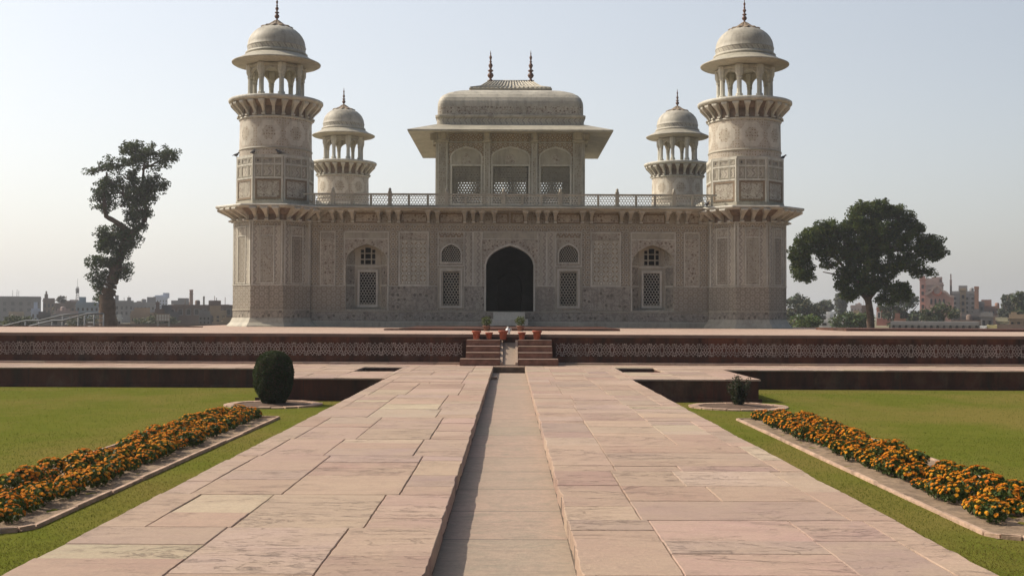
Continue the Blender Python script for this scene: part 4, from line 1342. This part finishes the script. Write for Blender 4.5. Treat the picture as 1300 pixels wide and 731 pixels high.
# ================================================================== TREES
def tree(name,label,d,limbs,clusters,px0,pz0,mpp,leaf,n_per,base,var=.35,seed=1,group=None,depth=.8,puff=0.55,zg=-.55,lean=None,flat=.25):
    """limbs / clusters in picture metres about (px0, ground): x right, z up"""
    rs=np.random.default_rng(seed)
    X0=at(px0,400,d)[0]
    t=empty(name,(X0,d,zg)); tag(t,label,'tree',group)
    mb=MB()
    for path,rad in limbs:
        P_=[(x,yy,z) for x,yy,z in path]
        # finer, slightly crooked limb
        pts=[];rr=[]
        for i in range(len(P_)-1):
            for k in range(4):
                u=k/4; a=Vector(P_[i]).lerp(Vector(P_[i+1]),u); r_=rad[i]*(1-u)+rad[i+1]*u
                if pts: a+=Vector((rs.normal(0,.05*r_),rs.normal(0,.05*r_),0))
                pts.append(a); rr.append(r_*rs.uniform(.94,1.06))
        pts.append(Vector(P_[-1])); rr.append(rad[-1])
        mb.tube(pts,rr,9)
    Cs=[];Ks=[]
    for (x,y,z,rx,rz,dens) in clusters:
        # every cluster is a handful of small puffs with gaps between them
        vol=rx*rz
        npf=max(3,int(9*dens*vol**.75/ (puff**1.5)))
        for k in range(npf):
            v=rs.normal(size=3); v/=np.linalg.norm(v); q=rs.uniform(.15,1)**.45
            c=np.array([x+v[0]*rx*q,y+v[1]*rx*depth*q,z+v[2]*rz*q])
            pr=puff*rs.uniform(.55,1.15)
            m=max(8,int(n_per*pr*pr/(puff*puff)))
            w=rs.normal(size=(m,3)); w/=np.linalg.norm(w,axis=1)[:,None]
            w*= (rs.uniform(0,1,m)**.4)[:,None]*pr*np.array([1,1,.8]) 
            Cs.append(c+w); Ks.append(np.repeat(rs.uniform(.6,1.45),m))
            if rs.uniform()<.5:
                # twig from the cluster heart
                mb.tube([(x,y,z-rz*.3),tuple((np.array((x,y,z-rz*.3))+c)/2+rs.normal(0,.08,3)),tuple(c)],[.05,.035,.015],4)
    C=np.concatenate(Cs); K=np.concatenate(Ks)[:,None]
    leaf_cloud('crown',C,leaf,M['leaf'],leafcols(len(C),base,var,rs)*K,t,.55,rs,flat)
    mb.build('trunk',M['bark'],t)
    return t
# leaning tree (picture units: zoomed pixels -> metres)
dl=90.; q=dl/F/2.706
def tl(zx,zy): return ((zx-130)*q, .84+(690-zy)*q)
def L3(pts): return [(tl(a,b)[0],yy,tl(a,b)[1]) for a,b,yy in pts]
limbs=[(L3([(130,770,0),(131,690,0),(127,640,0),(126,595,0),(132,560,0),(141,530,0),(153,490,.1),(165,450,.2),(178,415,.1),(192,388,0),(215,362,0)]),[38*q,31*q,28*q,27*q,25*q,21*q,18*q,16*q,15*q,14*q,12*q]),
       (L3([(205,372,0),(242,335,.3),(250,300,.4),(240,190,.2),(248,120,0)]),[12*q,11*q,7*q,5*q,3*q]),
       (L3([(195,360,0),(160,332,-.3),(125,312,-.4),(113,240,-.3),(120,160,0)]),[11*q,9*q,8*q,6*q,3*q]),
       (L3([(150,500,0),(110,470,.3),(85,480,.4)]),[8*q,5*q,2*q]),(L3([(150,505,0),(185,490,-.4),(200,485,-.4)]),[7*q,5*q,2*q]),
       (L3([(240,150,0),(290,120,.3),(335,108,.3)]),[4*q,3*q,1.5*q])]
cl=[]
for zx,zy,rx,rz,dn in [(250,88,85,34,1.1),(205,75,45,22,.8),(320,105,46,22,1.0),(265,130,70,24,.9),(95,145,42,28,.55),(140,130,40,20,.5),(112,215,44,44,1.0),(105,265,40,36,1.0),(150,190,40,30,.7),
                       (245,215,68,42,1.15),(280,205,44,36,.9),(205,240,40,40,.9),(240,280,55,36,1.1),(215,318,38,24,.9),(135,372,52,32,1.1),(145,412,50,26,1.0),(205,385,34,30,.8),(110,420,22,18,.5),
                       (85,470,34,22,.9),(95,510,36,22,.8),(120,470,34,24,.9),(185,490,30,28,.9),(180,515,26,14,.7),(95,555,20,26,.9),(103,590,14,18,.7),(185,365,40,24,1.0),(178,225,42,34,.8),(168,270,30,24,.5),(175,130,44,24,.7),(190,175,40,26,.8),(228,345,26,18,.7),(60,150,24,14,.4),(320,200,24,18,.5),(345,95,26,12,.5),(160,440,34,26,.9),(120,395,34,30,1.),(130,515,30,22,.8),(195,410,26,26,.9)]:
    x,z=tl(zx,zy); cl.append((x,0,z,rx*q,rz*q,dn))
tree('leaning_tree','tall crooked tree leaning over the skyline, with a bare thick trunk and ragged crown',dl,limbs,cl,138,0,1,.19,56,(.050,.066,.026),seed=5,puff=.42,flat=.1)
# broad tree on the other side
q2=90./F/3.654
def tr(zx,zy): return ((zx-460)*q2, .83+(690-zy)*q2)
def R3(pts): return [(tr(a,b)[0],yy,tr(a,b)[1]) for a,b,yy in pts]
limbs=[(R3([(462,760,0),(460,690,0),(456,610,0),(448,560,0),(438,535,0)]),[22*q2,18*q2,16*q2,15*q2,14*q2]),
       (R3([(440,545,0),(420,510,.4),(385,440,.9),(300,330,1.2),(200,300,.8)]),[14*q2,11*q2,9*q2,6*q2,3*q2]),
       (R3([(448,550,0),(475,490,.3),(480,400,.4),(470,250,.3)]),[14*q2,11*q2,9*q2,5*q2]),
       (R3([(455,540,0),(520,470,.4),(600,400,.6),(700,330,.5)]),[11*q2,9*q2,6*q2,3*q2]),
       (R3([(400,470,-.3),(350,440,.6),(250,420,.8)]),[7*q2,5*q2,2*q2])]
cl=[]
for zx,zy,rx,rz,dn in [(450,125,75,42,1.2),(530,130,80,45,1.2),(430,165,70,45,1.1),(600,165,70,50,1.2),(640,215,75,55,1.2),(500,220,110,60,1.2),(390,225,90,45,1.2),(290,225,90,45,1.2),(220,240,70,45,1.2),
                       (190,290,85,55,1.2),(130,330,52,60,1.2),(150,390,55,55,1.2),(150,445,48,36,1.0),(240,330,70,45,1.1),(330,300,80,55,1.2),(440,310,100,65,1.2),(560,300,100,65,1.2),(660,300,80,55,1.2),(740,290,55,40,1.1),(770,320,38,32,1.),
                       (730,345,50,28,.9),(640,370,70,40,1.1),(540,390,85,50,1.2),(430,400,85,50,1.3),(390,340,70,50,1.2),(690,415,45,22,.8),(735,425,20,14,.6),(350,430,45,42,1.1),(340,485,38,36,1.1),(365,520,32,20,.9),(450,470,65,40,1.1),
                       (530,470,55,45,1.1),(600,505,46,42,1.2),(615,530,34,24,1.1),(540,545,44,28,1.1),(500,550,34,22,.9),(360,500,46,44,1.2),(370,530,32,22,1.),(430,500,50,36,1.1),(270,385,40,22,.7)]:
    x,z=tr(zx,zy); cl.append((x,0,z,rx*q2,rz*q2,dn))
tree('spreading_tree','broad dark leafy tree with a spreading crown and a short single trunk',90.,limbs,cl,1105.9,0,1,.21,95,(.060,.078,.014),seed=6,puff=.47,depth=.75)

def far_tree(px,ytop,wpx,d,label,base=(.075,.085,.05),seed=1,group='trees among the far houses',zg=-.6,dens=1.):
    m=d/F; X,_,Zt=at(px,ytop,d)
    h=Zt-zg; w=wpx*m/2
    rs=np.random.default_rng(seed)
    cl=[]
    for k in range(15):
        a=rs.uniform(-1,1); zz=rs.uniform(.2,.88)
        wd=math.sqrt(max(.1,1-((zz-.5)/.6)**2))
        cl.append((a*w*.62*wd,rs.uniform(-.4,.4)*w,h*zz,w*rs.uniform(.28,.46),h*.15*rs.uniform(.7,1.2),.55*dens))
    cl.append((0,0,h*.88,w*.35,h*.10,.6*dens))
    limbs=[([(0,0,-.3),(0.02*w,0,h*.3),(0,0,h*.55)],[w*.07+.1,w*.05+.08,.06]),([(0,0,h*.3),(w*.3,.2,h*.5),(w*.5,.2,h*.65)],[w*.04+.06,.08,.03]),([(0,0,h*.32),(-w*.3,-.2,h*.5),(-w*.5,0,h*.68)],[w*.04+.06,.08,.03])]
    pf=max(.6,w*.2)
    return tree('far_tree',label,d,limbs,cl,px,0,1,max(.3,d*.0026),48,base,.3,seed,group,puff=pf,zg=zg)
for a in ((1014,376,60,150,'grey-green tree in the haze touching the edge of the minaret, taller of the two there',(.10,.105,.07),31),
          (1046,383,36,190,'pale hazy tree behind the low white house',(.10,.105,.075),32),
          (1022,398,60,112,'low bright green bush below the grey-green tree by the minaret',(.085,.12,.035),33),
          (1082,397,60,125,'low green tree by the trunk of the spreading tree',(.075,.10,.04),34),
          (1150,371,62,160,'olive tree in front of the pink gabled house, nearest the spreading tree',(.085,.095,.05),35),
          (1192,384,50,140,'olive bushy tree covering the foot of the pink gabled house',(.085,.095,.05),36),
          (1283,372,32,190,'hazy tree above the cream houses at the edge of the skyline',(.085,.085,.06),37),
          (1296,370,30,165,'greener tree on the skyline at the very edge of the view',(.085,.10,.05),38),
          (1066,372,18,230,'slim hazy tree on the skyline between minaret and spreading tree',(.10,.105,.08),39),
          (78,376,20,230,'dark hazy tree among the far houses near the brown turret house',(.09,.08,.065),40),
          (20,403,54,120,'low dark bush beside the sloping handrails',(.06,.07,.035),41),
          (196,402,60,130,'low hazy scrub in front of the white hoarding',(.12,.12,.085),42),
          (110,404,60,135,'low hazy scrub behind the sloping handrails',(.12,.115,.085),43)):
    far_tree(a[0],a[1],a[2],a[3],a[4],a[5],a[6])

# ================================================================== CITY
def wallmat(name,c):
    t=NT(name,.9,.15); p=t.geo()
    n=t.noise(t.scale(p,(1,1,.4)),.35,5,.7)
    cc=t.mix(t.val(n,.38,.68,0,.6),c,tuple(x*.6 for x in c))
    return t.out(cc)
WC={k:wallmat(k+'_plaster',c) for k,c in dict(grey=(.26,.245,.235),darkgrey=(.17,.155,.15),brown=(.185,.135,.11),pink=(.37,.215,.18),palepink=(.35,.265,.235),white=(.62,.61,.58),bluewhite=(.42,.46,.55),cream=(.46,.42,.29),yellow=(.55,.48,.24),red=(.34,.12,.08),blue=(.24,.29,.33),tan=(.36,.27,.18),brick=(.27,.145,.10)).items()}
M['winglass']=simple('dark_window_opening',(.035,.035,.038),.4,.2,4.)
ZG=-.62
def building(px0,px1,ytop,d,mat,label,nw=0,nr=0,dep=10,extras=(),name='city_house',cat='house',wy=None,parapet=True,arched=False,wcol=None,yb=None,group=None):
    x0,_,zt=at(px0,ytop,d); x1=at(px1,ytop,d)[0]; xm=(x0+x1)/2
    z0=ZG-.3 if yb is None else at(px0,yb,d)[2]
    t=empty(name,(xm,d,ZG),-math.atan2(xm,d)); tag(t,label,cat,group)
    w=(x1-x0)/2*math.cos(math.atan2(xm,d)); h=zt-ZG-(.62 if parapet else 0); b=z0-ZG
    mb=MB(); mb.box(-w,w,0,dep,b,h,0)
    if parapet:
        mb.box(-w-.15,w+.15,-.15,dep+.15,h-.001,h+.12,0); mb.box(-w,w,0.,.2,h+.12,h+.55,0); mb.box(-w,-w+.2,.2,dep,h+.12,h+.55); mb.box(w-.2,w,.2,dep,h+.12,h+.55)
    if parapet and w>1.5:
        cs=random.Random(label)
        for q in range(int(w*.9)+1):
            xx=cs.uniform(-w*.85,w*.85); yy=cs.uniform(.6,dep*.6); kind=cs.random()
            if kind<.35:
                a_=cs.uniform(.35,.55); mb.lathe([(a_,h),(a_,h+1.1),(a_*.7,h+1.25),(0,h+1.3)],10,0,xx,yy)
            elif kind<.7:
                a_=cs.uniform(.5,1.4); mb.box(xx-a_,xx+a_,yy,yy+1.6,h,h+cs.uniform(.7,2.0))
            else: mb.tube([(xx,yy,h),(xx,yy,h+cs.uniform(1.2,2.6))],.05,4)
    for e in extras:   # (u0,u1,extra_height,y0,y1)
        mb.box(-w+2*w*e[0],-w+2*w*e[1],e[3],e[4],h-.05,h+e[2],0)
    mb.build('wall',WC[mat],t)
    if nw and nr:
        w0=None
        za,zb = (h*.35,h*.92) if wy is None else (at(px0,wy[1],d)[2]-ZG, at(px0,wy[0],d)[2]-ZG)
        for r_ in range(nr):
            for k in range(nw):
                cw=2*w/nw; ch_=(zb-za)/nr
                ww,wh=cw*.42,ch_*.55
                if w0 is None:
                    mb=MB()
                    if arched: mb.plate(arch(0,ww/2,-wh/2,wh*.2,wh/2,5),[],-.06,.02)
                    else: mb.box(-ww/2,ww/2,-.04,.02,-wh/2,wh/2)
                    if wcol: mb.frame(-ww*.8,ww*.8,-wh*.62,wh*.68,ww*.22,-.12,.02,1)
                    else: mb.box(-ww*.62,ww*.62,-.35,.02,wh*.5,wh*.58,1)
                    w0=mb.build('window',[M['winglass'],WC[wcol or mat]],t); o=w0
                else: o=dup(w0)
                o.location=(-w+cw*(k+.5),0,za+ch_*(r_+.5))
    return t
building(-40,53,375.5,280,'darkgrey','long flat-roofed dark grey block, tallest at the skyline edge past the handrails',9,2,16,[(.2,.26,1.6,2,6)])
building(40,51,391,205,'bluewhite','small pale blue house with a peaked stair head before the long grey block',2,1,6,[(.3,.75,1.7,1,4)])
building(12,31,395,215,'tan','low tan house below the long grey block',3,1,7)
building(55,70,378,240,'brown','dark brown house with a square stair turret on its roof',3,2,9,[(.12,.42,1.4,1,4),(.2,.34,2.0,1.2,2.5)])
building(70,96,384,225,'brown','low dark brown house beside the turreted house',4,2,9,[(.6,.8,1.,1,4)])
building(89,100,380,300,'palepink','narrow pinkish house under the lattice mast',2,2,8)
building(97,126,383,210,'blue','blue-grey two-storey house left standing clear before the leaning trunk'.replace('left standing','standing'),5,2,9,[(.05,.3,.8,1,5)])
building(70,100,394,190,'palepink','long low pinkish house behind the upper handrail',5,1,7)
building(149.5,155,398,135,'white','narrow white house front beside the leaning trunk',1,1,5)
building(146,170,381,230,'grey','grey house with a round-topped stair head behind the leaning tree',4,2,9,[(.66,.86,1.2,1,4),(0,.2,1.6,1,5)])
building(168,197,383,260,'grey','long low grey house on the skyline past the leaning tree',6,2,10,[(.2,.4,.8,1,5)])
building(195,213,376,420,'bluewhite','distant pale blue-grey tower block, highest on that skyline',5,4,14,[(.1,.75,1.,2,10)])
building(166,196,396,180,'tan','low tan house with wide eaves before the long grey house',4,1,8)
building(221,243,383,300,'darkgrey','dark house at the foot of the tall brick chimney',4,2,9,[(.1,.9,.6,1,5)])
building(214,296,386,175,'brown','long brown house with a row of pale arched windows',8,1,10,[(.0,.2,.5,1,5),(.8,.95,.6,1,5)],wy=(390,402),arched=True,wcol='grey')
building(196,222,397,172,'brick','low brick shed roofed with brown sheets, behind the white hoarding',2,1,7,parapet=False)
building(283,300,402,130,'tan','small tan hut beside the foot of the minaret',1,1,5)
building(-30,120,407,145,'grey','long low grey garden wall behind the handrails',0,0,.5,name='garden_wall',cat='wall',parapet=False)
building(110,310,410.5,118,'brown','long low brown brick wall running from the leaning tree to the minaret',0,0,.5,name='brick_wall',cat='wall',parapet=False)
# other side
building(1040,1080,402,165,'white','low white house with a dark doorway and sloping brown roof edge',3,1,8,[(.0,.35,1.0,1,6)])
building(1034,1057,396,200,'brown','dark brown low house behind the low white house',3,1,7,parapet=False)
building(1080,1100,387,330,'palepink','hazy pinkish block seen past the trunk of the spreading tree',5,3,12,[(.3,.7,1.,1,5)])
building(1113,1132,389,240,'red','red brick house with a white door beyond the spreading tree',3,1,8,wcol='white')
building(1130,1243,408,125,'grey','long low grey arcade with dark arches behind the platform',14,1,6,wy=(410,421),arched=True,parapet=False)
building(1170,1198,358,235,'palepink','tall flat pink block behind the stepped gable',4,4,8,[(.0,.97,.5,.2,.6)])
building(1168,1175.5,351,228,'pink','slim pink stair tower beside the stepped gable',1,4,4,[(.1,.9,.8,.5,3)])
# gabled house with round medallion
def gable():
    d=220.; m=d/F
    X=at(1190,400,d)[0]; t=empty('gabled_house',(X,d,ZG),-math.atan2(X,d)); tag(t,'pink house with a stepped gable and a round medallion','house')
    def zz(y): return at(1190,y,d)[2]-ZG
    out=[(-14*m,-.3),(20*m,-.3),(20*m,zz(377)),(14*m,zz(375)),(11*m,zz(371)),(6.5*m,zz(369.5)),(5*m,zz(365.5)),(0,zz(362.5)),(-5*m,zz(365.5)),(-6.5*m,zz(369.5)),(-10*m,zz(371)),(-14*m,zz(374))]
    mb=MB(); mb.plate(out,[],0,8); mb.build('wall',WC['pink'],t)
    o2=[(x*1.02,z+.35 if z>0 else z) for x,z in out]
    mb=MB()
    for i in range(2,len(out)-1): seg(mb,out[i],out[i+1],.4,-.35,.0)
    mb.build('coping',WC['palepink'],t)
    mb=MB(); pr=[]
    n=20
    o_=[(1.0*math.cos(2*PI*k/n),zz(369)+1.0*math.sin(2*PI*k/n)) for k in range(n)]; i_=[(.62*math.cos(2*PI*k/n),zz(369)+.62*math.sin(2*PI*k/n)) for k in range(n)]
    mb.plate(o_,[i_],-.25,.0,0); mb.plate(i_,[],-.1,0,1); mb.build('medallion',[WC['red'],WC['palepink']],t)
    for k in range(4):
        mb=MB(); mb.plate(arch(-7*m+k*5.*m,1.2*m,zz(386),zz(381),zz(379),5),[],-.08,.0); mb.build('window',M['winglass'],t)
gable()
building(1206.2,1209,355,240,'palepink','very slim pinkish spire rising behind the grey flats',1,3,1,[(.2,.8,1.2,.2,.8)],name='spire',cat='tower',parapet=False)
building(1209,1239,369,245,'grey','grey block of flats with dark balconies',4,4,10,[(.35,.62,1.2,0.5,4)])
building(1219,1227,365,238,'tan','pale stair shaft standing forward of the grey flats',1,3,4)
building(1237.5,1243,367,215,'brick','square brown brick chimney stack beside the grey flats',0,0,.9,[(-.06,1.06,.5,-.1,1.0)],name='chimney_stack',cat='chimney',parapet=False)
building(1243,1250,382,240,'darkgrey','narrow dark house next to the brick chimney stack',1,2,6)
building(1249,1269,388,250,'brick','reddish flat-roofed house past the brick chimney stack',4,2,8)
building(1266,1292,392,200,'darkgrey','long slate-dark house under the hazy tree at the skyline edge',4,1,8,parapet=False)
building(1264,1280,402,150,'cream','small cream house with two dark windows',2,1,6)
building(1281,1306,398,140,'tan','tan house at the very edge of the view',3,1,6,[(.1,.4,.8,1,3)])
building(1208,1265,405.5,150,'brown','long low brown house between the trees and the cream house',7,1,8,[(.2,.4,.6,1,4)])
building(1253,1266,411.5,112,'yellow','small bright yellow house, nearest below the cream house',2,1,4)
building(1244,1253,414,112,'white','small pale lean-to beside the bright yellow house',1,1,4,parapet=False)
building(1266,1330,411.5,108,'brown','low brown garden wall past the yellow house',0,0,.5,name='garden_wall',cat='wall',parapet=False)
building(985,1135,415.5,100,'brick','low brick wall behind the platform under the spreading tree',0,0,.5,name='brick_wall',cat='wall',parapet=False)
cs_=random.Random(8)
for k in range(16):
    lf=k<9
    px=cs_.uniform(2,280) if lf else cs_.uniform(1046,1290)
    wd=cs_.uniform(9,24); dd=cs_.uniform(135,200); yt=cs_.uniform(391,402) if lf else cs_.uniform(395,404)
    building(px,px+wd,yt,dd,cs_.choice(['grey','tan','brown','palepink','darkgrey','white','cream'] if k%3==0 else ['grey','tan','brown','darkgrey','brick']),
             'small hazy house among the low roofs '+('past the leaning tree side of the platform' if lf else 'past the spreading tree side of the platform'),cs_.randint(2,4),cs_.randint(1,2),cs_.uniform(5,8),
             [(cs_.uniform(0,.3),cs_.uniform(.4,.7),cs_.uniform(.6,1.8),1,4)],group='low houses by the leaning tree' if lf else 'low houses by the spreading tree')
random.seed(31)
# chimneys, masts, hoarding, handrails
def mast(px,yt,yb,d,r,mat,name,lab,cat,lattice=False):
    X,_,zt=at(px,yt,d); z0=ZG-.2
    o=empty(name,(X,d,ZG)); tag(o,lab,cat)
    mb=MB()
    if lattice:
        for a in range(3):
            mb.tube([(r*math.cos(a*2.1),r*math.sin(a*2.1),-.2),(r*.25*math.cos(a*2.1),r*.25*math.sin(a*2.1),zt-ZG)],.06,5)
        H=zt-ZG; n=14
        for k in range(n):
            for a in range(3):
                f=lambda kk:r*(1-.75*kk/n)
                mb.tube([(f(k)*math.cos(a*2.1),f(k)*math.sin(a*2.1),H*k/n),(f(k+1)*math.cos((a+1)*2.1),f(k+1)*math.sin((a+1)*2.1),H*(k+1)/n)],.04,4)
        mb.build('lattice_shaft',mat,o); mb=MB(); mb.tube([(0,0,H),(0,0,H+2)],.04,5); mb.box(-.4,.4,-.1,.1,H-1.6,H-.4); mb.build('aerial',mat,o)
    else:
        mb.lathe([(r*1.25,-.2),(r,(zt-ZG)*.97),(r*1.15,(zt-ZG)*.975),(r*1.15,zt-ZG),(r*.7,zt-ZG)],16); mb.build('shaft',mat,o)
        if cat=='chimney':
            mb=MB(); mb.lathe([(r*1.2,(zt-ZG)*.86),(r*1.24,(zt-ZG)*.87),(r*1.2,(zt-ZG)*.88)],16); mb.build('band',mat,o)
    return o
mast(243,367.7,400,290,.42,WC['brick'],'brick_chimney','tall slim round brick chimney on the skyline near the minaret','chimney')
mast(259,376,400,280,.2,WC['darkgrey'],'short_mast','short dark pole on the skyline past the tall brick chimney','pole')
mast(275,378,400,280,.09,WC['grey'],'thin_mast','very thin pale pole on the skyline next to the minaret','pole')
mast(98.5,364,400,290,.9,WC['grey'],'lattice_mast','three-legged lattice mast with an aerial on the skyline','mast',True)
# hoarding
X0,_,Z0=at(198.5,407.5,116); X1,_,Z1=at(216,398.5,116)
hb=empty('hoarding',((X0+X1)/2,116,ZG)); tag(hb,'white hoarding board ruled into panels, standing before the brick shed','hoarding')
w=(X1-X0)/2; a=Z0-ZG; b=Z1-ZG
mb=MB(); mb.box(-w,w,0,.08,a,b); mb.build('board',WC['white'],hb)
mb=MB(); mb.frame(-w,w,a,b,.06,-.05,.0)
for k in range(1,5): mb.box(-w+2*w*k/5-.025,-w+2*w*k/5+.025,-.04,-.001,a+.06,b-.06)
mb.box(-w+.06,w-.06,-.035,-.005,(a+b)/2-.02,(a+b)/2+.02); mb.build('frame',WC['palepink'],hb)
for sx in (-.8,.8):
    mb=MB(); mb.box(w*sx-.07,w*sx+.07,.081,.2,-.1,b-.1); mb.build('post',M['steel'],hb)
# handrails of a ramp down behind the platform
D=46.6
def rail(pts,lab,posts):
    P_=[at(px,py,D+dd) for px,py,dd in pts]
    o=empty('handrail',(P_[0][0],D,ZG)); tag(o,lab,'handrail','steel handrails behind the platform')
    b=Vector((P_[0][0],D,ZG))
    mb=MB(); mb.tube([Vector(p)-b for p in P_],.035,8); mb.build('rail',M['steel'],o)
    for px,py,dd in posts:
        p=at(px,py,D+dd); mb=MB(); mb.tube([(p[0]-b.x,p[1]-b.y,-.1),(p[0]-b.x,p[1]-b.y,p[2]-ZG)],.028,8); mb.build('post',M['steel'],o)
    return o,b
rail([(-30,419,2.2),(2,414.6,2.2),(33,407,2.2),(50,407,2.2),(80,400,2.2),(108,397.5,2.2)],'upper pale steel handrail, sloping from the frame edge up to the leaning trunk',[(2,414.6,2.2),(33,407,2.2),(50,407,2.2),(80,400,2.2),(108,397.5,2.2)])
o,b=rail([(28,417,.4),(40,413.6,.4),(67,407,.4),(80,407.,.4),(112,398,.4),(132,398,.4)],'lower pale steel handrail, ending in a barred panel before the leaning trunk',[(67,407,.4),(100,401.4,.4),(120,398,.4),(132,398,.4)])
mb=MB()
for y in (404,409.5,414): 
    p,q_=at(112,y,D+.4),at(132,y,D+.4); mb.tube([Vector(p)-b,Vector(q_)-b],.02,6)
mb.build('barred_panel',M['steel'],o)

# pigeons resting on the minarets
def pigeon(loc,rz,lab):
    mb=MB()
    n=10; rings=[]
    for (y,z,r,f) in ((-.16,.205,.012,1),(-.145,.205,.026,1),(-.12,.21,.038,1),(-.095,.20,.040,1),(-.07,.165,.048,1.1),(-.03,.125,.068,1.05),(.03,.11,.076,1),(.09,.10,.062,.9),(.14,.095,.038,.6),(.20,.088,.03,.3),(.27,.08,.032,.18)):
        rings.append([(r*math.cos(2*PI*k/n),y,z+r*f*math.sin(2*PI*k/n)) for k in range(n)])
    mb.loft(rings)
    mb.tube([(0,-.155,.205),(0,-.195,.198)],[.009,.002],5)
    for sx in (-1,1):
        mb.tube([(sx*.025,.02,.05),(sx*.027,.01,.0)],[.008,.006],5); mb.tube([(sx*.027,.02,.004),(sx*.027,-.04,.004)],.005,4)
        mb.loft([[(sx*(.066+.012*math.sin(k)),y+.0,.125+zc+.045*math.cos(k*2*PI/6)*s) for k in range(6)] for y,zc,s in ((-.05,.0,.3),(.0,0,1),(.08,-.01,.8),(.17,-.03,.2))])
    o=mb.build('pigeon',M['pigeon'],None,loc,rz); o.scale=(.85,)*3; tag(o,lab,'bird','pigeons on the minarets'); return o
zt=7.935
pigeon((-9.98-1.52,49.5-.60,zt),1.2,'pigeon at the outer corner of the minaret stage, its back to the leaning tree')
pigeon((-9.98-.62,49.5-1.50,zt),.8,'dark pigeon facing sideways on the front edge of the minaret on the leaning tree side')
pigeon((-9.98+.42,49.5-1.50,zt),-1.4,'dark pigeon nearest the dome kiosk pavilion on the same minaret edge as another')
pigeon((9.98+1.54,49.5-.5,zt),1.0,'lone pigeon at the outer corner of the minaret on the spreading tree side')
pigeon((9.98-1.85,49.5-1.55,5.85),.4,'lone pigeon low on the balcony of the minaret on the spreading tree side')

# ================================================================== LIGHT, SKY, AIR, CAMERA
GLOW, GLOW_AZ = 6.95, 30.
EL, AZ_BACK = 43., 13.      # sun elevation; how far behind due left
sx,sy = -math.cos(R(AZ_BACK)), math.sin(R(AZ_BACK))
sd = Vector((sx*math.cos(R(EL)), sy*math.cos(R(EL)), math.sin(R(EL))))
ld = bpy.data.lights.new('sun','SUN'); ld.energy=4.5; ld.angle=R(.6); ld.color=(1,.925,.79)
lo = bpy.data.objects.new('sun',ld); col.objects.link(lo); lo.rotation_euler = sd.to_track_quat('Z','Y').to_euler(); lo.location=(-40,20,40)
w = bpy.data.worlds.new('World'); scene.world=w; w.use_nodes=True
nt=w.node_tree; bg=nt.nodes['Background']
sky=nt.nodes.new('ShaderNodeTexSky'); sky.sky_type='NISHITA'; sky.sun_disc=False
sky.sun_elevation=R(EL); sky.sun_rotation=math.atan2(sd.x,sd.y)
sky.air_density=1.0; sky.dust_density=5.0; sky.ozone_density=1.2; sky.altitude=150
# bright hazy air: a broad white aureole on the sun's side of the northern sky, added to the clear-sky model
def wn(typ,**kw):
    x=nt.nodes.new('ShaderNode'+typ)
    for k,v in kw.items(): setattr(x,k,v)
    return x
tc=wn('TexCoord'); dotn=wn('VectorMath',operation='DOT_PRODUCT'); nt.links.new(tc.outputs['Generated'],dotn.inputs[0])
GL=R(GLOW_AZ); dotn.inputs[1].default_value=(-math.sin(GL)*math.cos(R(14)),math.cos(GL)*math.cos(R(14)),math.sin(R(14)))
mr=wn('MapRange'); nt.links.new(dotn.outputs['Value'],mr.inputs[0]); mr.inputs[1].default_value=-.35; mr.inputs[2].default_value=1.0
pw_=wn('Math',operation='POWER'); nt.links.new(mr.outputs[0],pw_.inputs[0]); pw_.inputs[1].default_value=1.25
sp=wn('SeparateXYZ'); nt.links.new(tc.outputs['Generated'],sp.inputs[0])
cr=wn('ValToRGB'); nt.links.new(sp.outputs[2],cr.inputs[0])
e=cr.color_ramp.elements; e[0].position=0.; e[0].color=(1.,.985,.945,1); e[1].position=.6; e[1].color=(.52,.56,.58,1)
e2=e.new(.22); e2.color=(.77,.765,.735,1)
gm=wn('Mix',data_type='RGBA',blend_type='MULTIPLY'); gm.inputs[0].default_value=1; nt.links.new(pw_.outputs[0],gm.inputs[6]); nt.links.new(cr.outputs[0],gm.inputs[7])
sc_=wn('VectorMath',operation='SCALE'); nt.links.new(gm.outputs[2],sc_.inputs[0]); sc_.inputs[3].default_value=GLOW
ad=wn('VectorMath',operation='ADD'); nt.links.new(sky.outputs[0],ad.inputs[0]); nt.links.new(sc_.outputs[0],ad.inputs[1])
nt.links.new(ad.outputs[0],bg.inputs[0]); bg.inputs[1].default_value=.10

hm=bpy.data.materials.new('haze_air'); hm.use_nodes=True; hn=hm.node_tree
for x in list(hn.nodes): 
    if x.type=='BSDF_PRINCIPLED': hn.nodes.remove(x)
pvn=hn.nodes.new('ShaderNodeVolumePrincipled'); pvn.inputs['Color'].default_value=(.93,.94,.97,1); pvn.inputs['Density'].default_value=.00055; pvn.inputs['Anisotropy'].default_value=.3
hn.links.new(pvn.outputs[0],[x for x in hn.nodes if x.type=='OUTPUT_MATERIAL'][0].inputs['Volume'])
mb=MB(); mb.box(-2620,2620,-70,2620,-2.,32)
hz=mb.build('haze',hm); tag(hz,kind='stuff')

cd=bpy.data.cameras.new('camera'); cam=bpy.data.objects.new('camera',cd); col.objects.link(cam); scene.camera=cam
cd.sensor_width=36; cd.lens=36*F/1300; cd.clip_start=.05; cd.clip_end=6000
cam.location=(CX,0,CZ)
cam.rotation_euler=(Matrix.Rotation(R(-.0775),4,'Z')@Matrix.Rotation(R(90+1.297),4,'X')@Matrix.Rotation(R(.218),4,'Z')).to_euler()
vs=scene.view_settings; vs.view_transform='Standard'; vs.look='None'; vs.exposure=0; vs.gamma=1; vs.use_curve_mapping=False
scene.cycles.max_bounces=6; scene.cycles.volume_bounces=0
